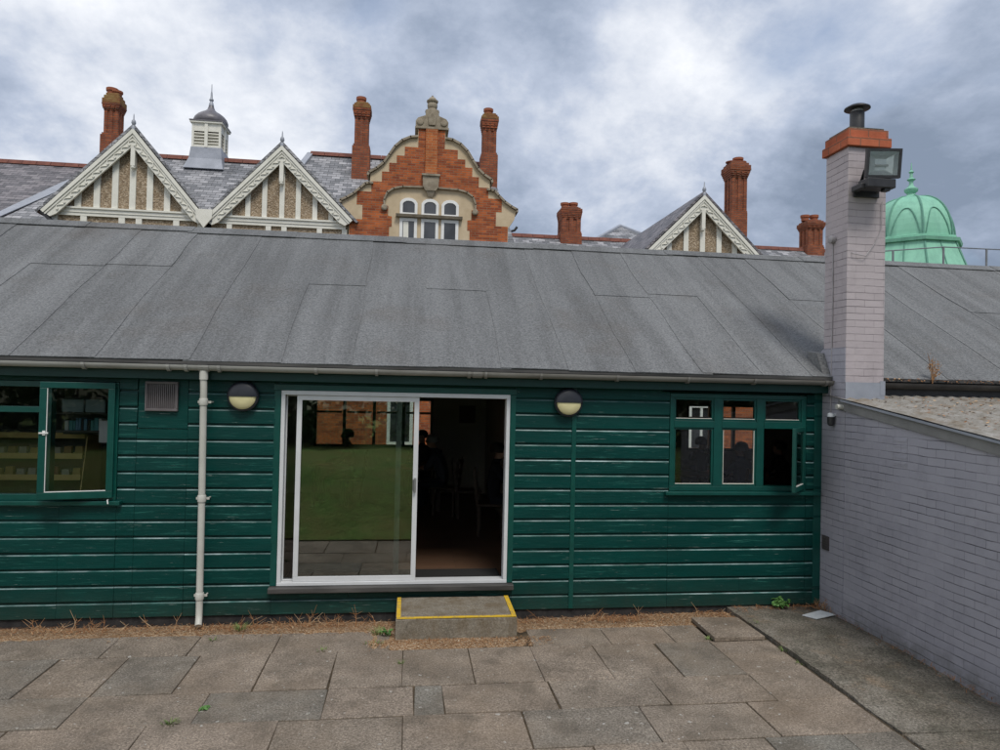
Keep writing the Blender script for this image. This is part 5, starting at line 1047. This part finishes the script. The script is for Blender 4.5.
def chair(x, y, rz, label):
    global chair_tpl
    if chair_tpl is None:
        t = thing('wooden_chair', label, 'chair', (0, 0, 0), 'chairs inside the hut')
        b = MB(); b.box(-0.21, 0.21, -0.2, 0.22, 0.43, 0.465); b.build('seat', MT['wood'], t, bevel=0.01)
        for sx in (-1, 1):
            for sy in (-1, 1): b = MB(); b.bar((sx*0.18, sy*0.17, 0), (sx*0.18, sy*0.17, 0.43), 0.036, 0.036); b.build('leg', MT['wood'], t)
        b = MB()
        for sx in (-1, 1): b.bar((sx*0.185, -0.195, 0.465), (sx*0.185, -0.25, 0.96), 0.036, 0.03, (1, 0, 0))
        for z in (0.60, 0.74, 0.90): b.bar((-0.17, -0.21-0.11*(z-0.465), z), (0.17, -0.21-0.11*(z-0.465), z), 0.02, 0.07)
        b.build('backrest', MT['wood'], t); t.location = (x, y, FZ); t.rotation_euler = (0, 0, rz); chair_tpl = t
    else: dup(chair_tpl, (x, y, FZ), rz, label)
def table(x, y, w, d, label):
    t = thing('dining_table', label, 'table', (x, y, FZ), 'tables inside the hut')
    b = MB(); b.box(x-w/2, x+w/2, y-d/2, y+d/2, FZ+0.71, FZ+0.745); b.build('table_top', MT['table'], t, bevel=0.006)
    for sx in (-1, 1):
        for sy in (-1, 1): b = MB(); b.bar((x+sx*(w/2-0.06), y+sy*(d/2-0.06), FZ), (x+sx*(w/2-0.06), y+sy*(d/2-0.06), FZ+0.71), 0.05, 0.05); b.build('leg', MT['wood'], t)
pA_ = P(353.5, 433, 5.2); pB_ = P(423.5, 436, 5.4); pC_ = P(447, 433, 4.2); pE_ = P(697.5, 452, 4.4); pF_ = P(745, 458, 3.2); pG_ = P(785, 456, 3.6); pD_ = P(492, 452, 2.6)
ppl = [(pA_, 5.2, 0.5*PI, (0.02, 0.02, 0.025), 'hair_dark', 'dark clothed seated person seen through the sliding door glass by rear window', 0.06, False, 0.0),
       (pB_, 5.4, PI*0.95, (0.05, 0.04, 0.04), 'hair_dark', 'seated person facing the open doorway beside the orange rear window', 0.10, False, 0.0),
       (pC_, 4.2, PI*0.42, (0.05, 0.055, 0.07), 'hair_grey', 'large person in a dark jacket leaning over the table inside the open doorway', 0.14, False, 0.02),
       (pD_, 2.6, -PI*0.55, (0.02, 0.02, 0.025), 'hair_dark', 'dark clothed person seated at the right edge of the open doorway', 0.05, False, 0.0),
       (pE_, 4.4, -PI*0.35, (0.03, 0.03, 0.045), 'hair_dark', 'seated person with a hand at the chin behind left pane of right window', 0.06, True, 0.0),
       (pF_, 3.2, PI*0.1, (0.035, 0.045, 0.085), 'hair_dark', 'person in a navy jacket seated behind the middle pane of right window', 0.05, False, 0.0),
       (pG_, 3.6, PI*0.45, (0.02, 0.02, 0.025), 'hair_dark', 'dark clothed seated person seen through the open casement of right window', 0.05, False, 0.0)]
for i, (p, yy, rz, c, hr, lab, ln, hu, dz) in enumerate(ppl):
    person(p.x, yy, FZ, rz, cloth('clothing_%s' % 'abcdefg'[i], c), MT[hr], lab, ln, hu)
    s, c_ = math.sin(rz), math.cos(rz)
    chair(p.x, yy, rz, ['wooden chair under the person behind the sliding glass door', 'wooden chair under the person beside the orange rear window', 'wooden chair under the large person leaning over the table', 'wooden chair under the person at right edge of doorway', 'wooden chair under the person with hand at chin', 'wooden chair under the person in the navy jacket', 'wooden chair under the person behind the open casement'][i])
chair(P(468, 470, 3.9).x, 3.9, -PI*0.5, 'empty wooden chair with slatted back standing in the open doorway view')
table(-1.35, 5.2, 0.7, 0.8, 'brown table in front of the person behind the sliding glass door')
table(0.22, 4.75, 0.75, 0.75, 'brown table between the two people seen through the open doorway')
table(5.05, 4.1, 1.0, 0.8, 'brown table beside the people behind the right window')
# picture and coat seen dimly on the far partition
b = MB(); b.box(1.0, 1.32, HD-0.03, HD-0.002, 1.75, 2.1); tag(b.build('picture', flat('picture_print', (0.12, 0.09, 0.08))), 'small dark framed picture hanging on the rear wall inside the doorway', 'picture')
# shop fittings behind the left window
sx0, sx1 = -5.2, -3.87
rk = thing('display_rack', 'yellow pine display rack of goods behind the open left window', 'rack', (-4.5, 1.5, FZ))
for k, (z, d) in enumerate(((1.79, 0.20), (1.55, 0.30), (1.30, 0.36), (1.04, 0.42))):
    b = MB(); b.box(sx0, sx1, 1.45-d/2, 1.75, z-0.02, z); b.box(sx0, sx1, 1.435-d/2, 1.449-d/2, z-0.03, z+0.035); b.build('shelf', MT['pine'], rk)
for xx in (sx0-0.012, sx1-0.0):
    b = MB(); b.prism([(xx, 1.40, 1.83), (xx, 1.76, 1.83), (xx, 1.76, FZ), (xx, 1.16, FZ), (xx, 1.20, 0.9)], (0.014, 0, 0)); b.build('side_panel', MT['pine'], rk)
b = MB(); b.box(sx0, sx1, 1.761, 1.775, FZ, 1.83); b.build('back_panel', MT['interior_dark'], rk)
rg = random.Random(12); names = ['small brown snack packet on the upper display shelf', 'small orange snack packet on the lower display shelf']
goods = [flat('goods_a', (0.28, 0.17, 0.07)), flat('goods_b', (0.42, 0.30, 0.10)), flat('goods_c', (0.20, 0.09, 0.05)), flat('goods_d', (0.35, 0.33, 0.27))]
for zi, (z, yy, nm) in enumerate(((1.55, 1.37, 'packet standing in a row on the upper shelf of the display rack'), (1.30, 1.33, 'packet standing in a row on the lower shelf of the display rack'))):
    for k in range(10):
        x = sx0+0.08+0.125*k; h = rg.uniform(0.07, 0.12); b = MB(); b.prism([(x, yy, z+0.001), (x+0.09, yy+rg.uniform(-0.01, 0.01), z+0.001), (x+0.085, yy+0.01, z+h), (x+0.006, yy+0.01, z+h)], (0, 0.05, 0))
        o = b.build('snack_packet', goods[rg.randrange(4)]); tag(o, nm, 'packet', 'packets on shelf %s' % ('above', 'below')[zi])
q0, q1 = P(62, 412, 0.95), P(109, 412, 0.95); zu, zl_ = q0.z, P(80, 430.5, 0.95).z
sh = thing('wall_shelf', 'dark wall shelf holding files and boxes above the display rack', 'shelf', (q0.x, 0.95, zl_))
for z in (zl_, zu): b = MB(); b.box(q0.x-0.05, q1.x+0.05, 0.92, 1.16, z-0.02, z); b.build('board', MT['interior_dark'], sh)
b = MB(); b.box(q0.x-0.08, q1.x+0.08, 1.161, 1.18, zl_-0.06, zu+0.3); b.build('backboard', MT['interior_dark'], sh)
cols = [flat('binder_blue', (0.14, 0.27, 0.40)), flat('binder_white', (0.55, 0.57, 0.58)), flat('binder_black', (0.03, 0.03, 0.035)), flat('binder_teal', (0.10, 0.30, 0.33))]
x = q0.x
while x < q1.x-0.10:
    w = rg.uniform(0.025, 0.05); ci = rg.randrange(4); b = MB(); b.box(x, x+w-0.004, 0.95, 1.12, zl_+0.001, zl_+rg.uniform(0.11, 0.15)); o = b.build('file_binder', cols[ci], bevel=0.003)
    tag(o, ['slim blue file binder upright on the wall shelf', 'slim white file binder upright on the wall shelf', 'slim black file binder upright on the wall shelf', 'slim teal file binder upright on the wall shelf'][ci], 'binder', 'file binders, ' + ('blue', 'white', 'black', 'teal')[ci]); x += w
xm = (q0.x+q1.x)/2
for xa, xb, lab in ((q0.x, xm-0.02, 'pale blue storage box at the left of the top shelf'), (xm, q1.x-0.04, 'pale blue storage box in the middle of the top shelf')):
    b = MB(); b.box(xa, xb, 0.94, 1.14, zu+0.001, zu+0.15); o = b.build('storage_box', flat('box_blue', (0.30, 0.40, 0.47)), bevel=0.006); tag(o, lab, 'box')
b = MB(); qn = P(105, 428, 0.5); b.box(qn.x-0.06, qn.x+0.06, 0.50, 0.503, qn.z-0.16, qn.z+0.08); tag(b.build('paper_notice', flat('white_paper', (0.7, 0.7, 0.72))), 'white paper notice hanging behind the open left casement', 'notice')

# ================================================================== PLANTS AND LITTER
db = MB(); rg = random.Random(31)
def needle(x, y, z, ln, w, rot, tilt, t):
    d = Vector((math.cos(rot)*math.cos(tilt), math.sin(rot)*math.cos(tilt), math.sin(tilt))); s = Vector((-math.sin(rot), math.cos(rot), 0))*w
    p = Vector((x, y, z)); q = p+d*ln*0.5+Vector((0, 0, rg.uniform(0, 0.008))); e = p+d*ln
    db.add([p-s, p+s, q+s, q-s, e], [(0, 1, 2, 3), (3, 2, 4)], t)
for k in range(8500):
    x = rg.uniform(-6, 3.62); dens = 0.35+0.65*abs(math.sin(x*1.3+0.6))*abs(math.sin(x*0.47+2.0))
    if rg.random() > dens: continue
    y = -0.02-abs(rg.gauss(0, 0.22)); 
    if y < -0.62 or (-0.11 < x < 1.15 and y > -0.73): 
        if not (-0.3 < x < 1.4 and y < -0.7): continue
    needle(x, y, gz(x, y)+0.004+rg.uniform(0, 0.018), rg.uniform(0.025, 0.10), rg.uniform(0.001, 0.0028), rg.uniform(0, 2*PI), rg.uniform(-0.05, 0.3), rg.random())
for k in range(1100):                                              # heaps by the wall right of the step, under the far corner and along the lean-to
    if k < 500: x, y = rg.gauss(2.35, 0.22), -abs(rg.gauss(0.20, 0.12))-0.02
    elif k < 800: x, y = rg.uniform(3.7, 4.78), -0.03-abs(rg.gauss(0, 0.10))
    else: y = rg.uniform(-3.2, -0.3); x = 4.785-abs(rg.gauss(0, 0.06))
    z = gz(x, y)+0.006 if x < 3.6 else 0.028
    needle(x, y, z+rg.uniform(0, 0.03 if k < 500 else 0.012), rg.uniform(0.02, 0.09), rg.uniform(0.001, 0.003), rg.uniform(0, 2*PI), rg.uniform(0, 0.5), rg.random()*0.75)
for k in range(1500):                                               # drift in front of the step and along joints
    x, y = rg.uniform(-0.35, 1.45), rg.uniform(-0.97, -0.72)
    if rg.random() < (y+1.0)*3.5: needle(x, y, 0.004, rg.uniform(0.01, 0.05), rg.uniform(0.001, 0.0025), rg.uniform(0, 2*PI), rg.uniform(0, 0.2), rg.uniform(0.3, 1))
db.build('dry_needle_litter', MT['debris'], kind='stuff', normals=False, loc=(0, 0, 0))
gp = MB()
for k in range(6500):
    x = rg.uniform(-6, 3.6); y = -0.03-abs(rg.gauss(0.16, 0.2))
    if rg.random() < 0.09: x, y = rg.uniform(-0.4, 1.5), rg.uniform(-0.92, -0.70)
    elif y < -0.56 or (-0.11 < x < 1.15): continue
    r = rg.uniform(0.003, 0.008); z = gz(x, y)+rg.uniform(-0.003, 0.006); t = rg.random(); a = rg.uniform(0, 2)
    c_, s_ = math.cos(a)*r, math.sin(a)*r
    gp.add([(x+c_, y+s_, z), (x-s_, y+c_, z), (x-c_, y-s_, z), (x+s_, y-c_, z), (x, y, z+r*0.7), (x, y, z-r*0.6)], [(0, 1, 4), (1, 2, 4), (2, 3, 4), (3, 0, 4), (1, 0, 5), (2, 1, 5), (3, 2, 5), (0, 3, 5)], t)
gp.build('loose_gravel', MT['pebbles'], kind='stuff', normals=False, loc=(0, 0, 0))
tw_ = MB()
for k in range(95):                                                # dead stalks and twigs leaning on the plinth
    x = rg.choice([rg.uniform(-5, -2.2), rg.uniform(-1.9, -0.3), rg.uniform(-1.5, -0.6), rg.uniform(1.2, 3.6), rg.gauss(-3.2, 0.3), rg.gauss(4.74, 0.02)]); y = rg.uniform(-0.26, -0.04); z = gz(x, y) if x < 3.66 else 0.02
    p = Vector((x, y, z)); d = Vector((rg.uniform(-1, 1), rg.uniform(-0.1, 0.25), rg.uniform(0.15, 0.9))).normalized(); ln = rg.uniform(0.06, 0.22)
    pts = [p, p+d*ln*0.5+Vector((rg.uniform(-.02, .02), 0, rg.uniform(-.01, .02))), p+d*ln+Vector((rg.uniform(-.03, .03), 0, rg.uniform(-.03, .02)))]
    tw_.tube(pts, [0.0032, 0.0024, 0.0012], 5, rg.uniform(0.3, 1))
    for q in range(2): e = pts[1]+Vector((rg.uniform(-0.07, 0.07), rg.uniform(-0.03, 0.02), rg.uniform(0, 0.07))); tw_.tube([pts[1], e], [0.002, 0.001], 4, rg.uniform(0.3, 1))
tw_.build('dry_twigs', MT['debris'], kind='stuff', normals=False, loc=(0, 0, 0))
ml = MB()
for k in range(2000):                                              # dead leaves and moss on the lean-to roof and in the right gutter
    if k < 500:
        x = 5.0+abs(rg.gauss(0.9, 0.9)); y = rg.uniform(-2.3, -0.26)
        if x > 8.5: continue
        z = zt(y)+0.016
        r = rg.uniform(0.006, 0.022)
    else: x = rg.uniform(5.27, 9.5); y = rg.uniform(-0.27, -0.10); z = 2.655+max(0, (y+0.215))*0.6+rg.uniform(0, 0.04); r = rg.uniform(0.006, 0.02)
    a = rg.uniform(0, 2*PI); n_ = Vector((rg.uniform(-.5, .5), rg.uniform(-.5, .3), 1)).normalized(); u_ = n_.orthogonal().normalized(); w_ = n_.cross(u_)
    p = Vector((x, y, z)); ml.add([p+(u_*math.cos(a+q)+w_*math.sin(a+q))*r*(1 if q in (0, PI) else 0.55) for q in (0, PI/2, PI, 3*PI/2)], [(0, 1, 2, 3)], rg.random())
ml.build('dead_leaves', MT['debris'], kind='stuff', normals=False, loc=(0, 0, 0))

def grass_tuft(x, y, z, n, h, label, mat='grass', spread=0.05):
    b = MB(); r_ = random.Random(int(x*1000)+int(y*777))
    for k in range(n):
        a = r_.uniform(0, 2*PI); q = r_.uniform(0, spread); p = Vector((x+q*math.cos(a), y+q*math.sin(a)*0.7, z)); hh2 = h*r_.uniform(0.4, 1)
        d = Vector((math.cos(a)*r_.uniform(0.2, 0.9), math.sin(a)*r_.uniform(0.2, 0.9), 1)); s = Vector((-math.sin(a), math.cos(a), 0))*0.0035
        m1 = p+d*hh2*0.5; e = p+Vector((d.x*1.5, d.y*1.5, 0.8))*hh2; b.add([p-s, p+s, m1+s*0.8, m1-s*0.8, e], [(0, 1, 2, 3), (3, 2, 4)])
    return tag(b.build('grass_tuft', MT[mat], normals=False), label, 'weed', 'weeds in the paving joints')
def leafy(x, y, z, n, h, r, label, name='weed', leaf=0.03, mat='leaf', group='weeds in the paving joints'):
    t = thing(name, label, 'weed', (x, y, z), group); r_ = random.Random(int(x*991)); b = MB(); l = MB()
    for k in range(n):
        a = r_.uniform(0, 2*PI); q = r*r_.uniform(0.2, 1); e = Vector((x+q*math.cos(a), y+q*math.sin(a)*0.8, z+h*r_.uniform(0.35, 1))); b.tube([(x, y, z), ((x+e.x)/2, (y+e.y)/2, z+(e.z-z)*0.65), e], [0.003, 0.0022, 0.0014], 5)
        for j in range(5):
            f = r_.uniform(0.45, 1.05); p = Vector((x, y, z)).lerp(e, f)+Vector((r_.uniform(-1, 1), r_.uniform(-1, 1), r_.uniform(-.4, .8)))*leaf*0.7
            n_ = Vector((r_.uniform(-1, 1), r_.uniform(-1.2, .6), 1.2)).normalized(); u_ = n_.orthogonal().normalized(); w_ = n_.cross(u_); aa = r_.uniform(0, PI*2); s = leaf*r_.uniform(0.6, 1.15)
            l.add([p+(u_*math.cos(aa+w)+w_*math.sin(aa+w))*s*m_ + n_*zz for w, m_, zz in ((0, 1, -.004), (0.7, .7, .003), (PI-0.6, .65, .003), (PI, .9, 0), (PI+0.6, .65, .003), (-0.7, .7, .003))], [tuple(range(6))])
    b.build('stem', MT[mat], t); l.build('foliage', MT[mat], t, normals=False); return t
for (qx, qy, n, h, lab, sp) in ((380, 634, 60, 0.10, 'clump of grass growing at the left end of concrete step', 0.08), (373, 645, 25, 0.05, 'low grass sprouting in the joint left of concrete step', 0.10), (322, 651, 30, 0.045, 'small green tuft in the joint below the sliding door glass', 0.06),
                                (170, 724, 40, 0.05, 'small green tuft in the lower left paving joint', 0.06), (213, 641, 22, 0.05, 'tiny tuft growing near the foot of the white downpipe', 0.04), (401, 664, 16, 0.045, 'tiny tuft in the slab joint in front of step', 0.03), (240, 630, 40, 0.09, 'straw coloured tuft against the wall right of downpipe', 0.06)):
    d = fwd*FPX + rgt*(qx-500) - up*(qy-375); p = CAM+d*(-CAM.z/d.z); grass_tuft(p.x, p.y, -0.005, n, h, lab, spread=sp, mat='grass')
for (qx, qy, n, h, lab) in ((741, 636, 30, 0.05, 'grass tuft at the front edge of loose paving slab'), (755, 625, 30, 0.06, 'grass tuft in the gap beside the concrete strip'), (783, 651, 24, 0.05, 'grass tuft halfway along the edge of concrete strip'), (801, 664, 18, 0.04, 'small grass tuft near the front of concrete strip edge'), (708, 640, 26, 0.05, 'yellowish grass tuft at left corner of loose paving slab')):
    d = fwd*FPX + rgt*(qx-500) - up*(qy-375); p = CAM+d*(-CAM.z/d.z); grass_tuft(p.x, p.y, 0.0, n, h, lab)
d = fwd*FPX + rgt*(203-500) - up*(710-375); p = CAM+d*(-CAM.z/d.z); leafy(p.x, p.y, 0.0, 5, 0.02, 0.05, 'flat broad leaved green weed in the joint beside lower left slab', leaf=0.018)
leafy(4.27, -0.10, 0.03, 12, 0.13, 0.09, 'bushy bright green weed growing at the foot of green wall', leaf=0.036)
leafy(0.0-0.16, -0.60, 0.0, 6, 0.09, 0.06, 'leafy green weed beside the left corner of concrete step', leaf=0.022)
# dried weed standing in the right hand gutter
t = thing('dried_weed', 'dried brown weed standing in the gutter above the lean-to roof', 'weed', (6.05, -0.24, 2.65)); b = MB(); l = MB(); r_ = random.Random(6); bx_ = 6.03
for k in range(9):
    e = Vector((bx_+r_.uniform(-0.12, 0.16), -0.24+r_.uniform(-0.04, 0.04), 2.66+r_.uniform(0.12, 0.36))); m1 = Vector((bx_+(e.x-bx_)*0.3, -0.24, 2.66+(e.z-2.66)*0.55)); b.tube([(bx_, -0.24, 2.64), m1, e], [0.004, 0.003, 0.0015], 5)
    for j in range(16):
        p = m1.lerp(e, r_.uniform(-0.2, 1.0)) + Vector((r_.uniform(-.03, .03), r_.uniform(-.02, .02), r_.uniform(-.02, .02))); s = r_.uniform(0.006, 0.014); n_ = Vector((r_.uniform(-1, 1), -1, r_.uniform(-.5, 1))).normalized(); u_ = n_.orthogonal().normalized(); w_ = n_.cross(u_); l.add([p+u_*s, p+w_*s*0.6, p-u_*s, p-w_*s*0.6], [(0, 1, 2, 3)])
b.build('stem', MT['dry'], t); l.build('foliage', MT['dry'], t, normals=False)

# ================================================================== what the door glass mirrors: hedge and trees beyond the lawn
def foliage_thing(name, label, cat, x, y, z, sx, sy, sz, n, leaf, trunk=None, group=None, seed=1):
    t = thing(name, label, cat, (x, y, z), group); l = MB(); r_ = random.Random(seed)
    for k in range(n):
        while True:
            q = Vector((r_.uniform(-1, 1), r_.uniform(-1, 1), r_.uniform(-1, 1)))
            m_ = max(abs(q.x), abs(q.y), abs(q.z)) if trunk is None else q.length
            if m_ < 1 and (m_ > 0.55 or r_.random() < 0.2): break
        bump_ = 1+0.12*math.sin(q.x*9+seed)+0.1*math.sin(q.z*7+q.x*5)
        p = Vector((x+q.x*sx, y+q.y*sy*bump_, z+sz*(1+q.z*bump_) if trunk is None else z+trunk+sz*(1+q.z*bump_)))
        n_ = Vector((r_.uniform(-1, 1), r_.uniform(-1, 1), r_.uniform(-.3, 1))).normalized(); u_ = n_.orthogonal().normalized(); w_ = n_.cross(u_); s = leaf*r_.uniform(0.6, 1.3)
        l.add([p+u_*s, p+w_*s*0.6, p-u_*s, p-w_*s*0.6], [(0, 1, 2, 3)])
    l.build('foliage', MT['hedge'], t, normals=False)
    b = MB()
    if trunk: b.tube([(x, y, z-0.1), (x+0.1, y, z+trunk*0.6), (x, y+0.1, z+trunk+sz)], [0.22, 0.17, 0.08], 9)
    else:
        for k in range(9): xx = x-sx*0.9+1.8*sx*k/8; b.tube([(xx, y, z-0.1), (xx+0.05, y, z+sz*1.6)], [0.05, 0.02], 6)
    b.build('trunk', MT['bark'], t)
foliage_thing('hedge', 'dark clipped hedge across the lawn, mirrored in the sliding door', 'hedge', 0, -12.4, 0.8, 13, 0.8, 1.15, 14000, 0.13, None, None, 3)

for k, (hx_, hy_, w_, lab) in enumerate(((-2.2, -11.0, 0.95, 'broad round dark shrub at the lawn edge, mirrored left in the door glass'), (0.1, -11.3, 0.7, 'low dark shrub at the lawn edge, mirrored in the middle of door glass'), (2.4, -10.9, 0.6, 'small dark shrub at the lawn edge, mirrored right in the door glass'))):
    foliage_thing('shrub', lab, 'shrub', hx_, hy_, 0.8, w_, w_*0.8, 0.5+0.1*k, 1500, 0.10, 0.02, 'shrubs by the lawn', 20+k)
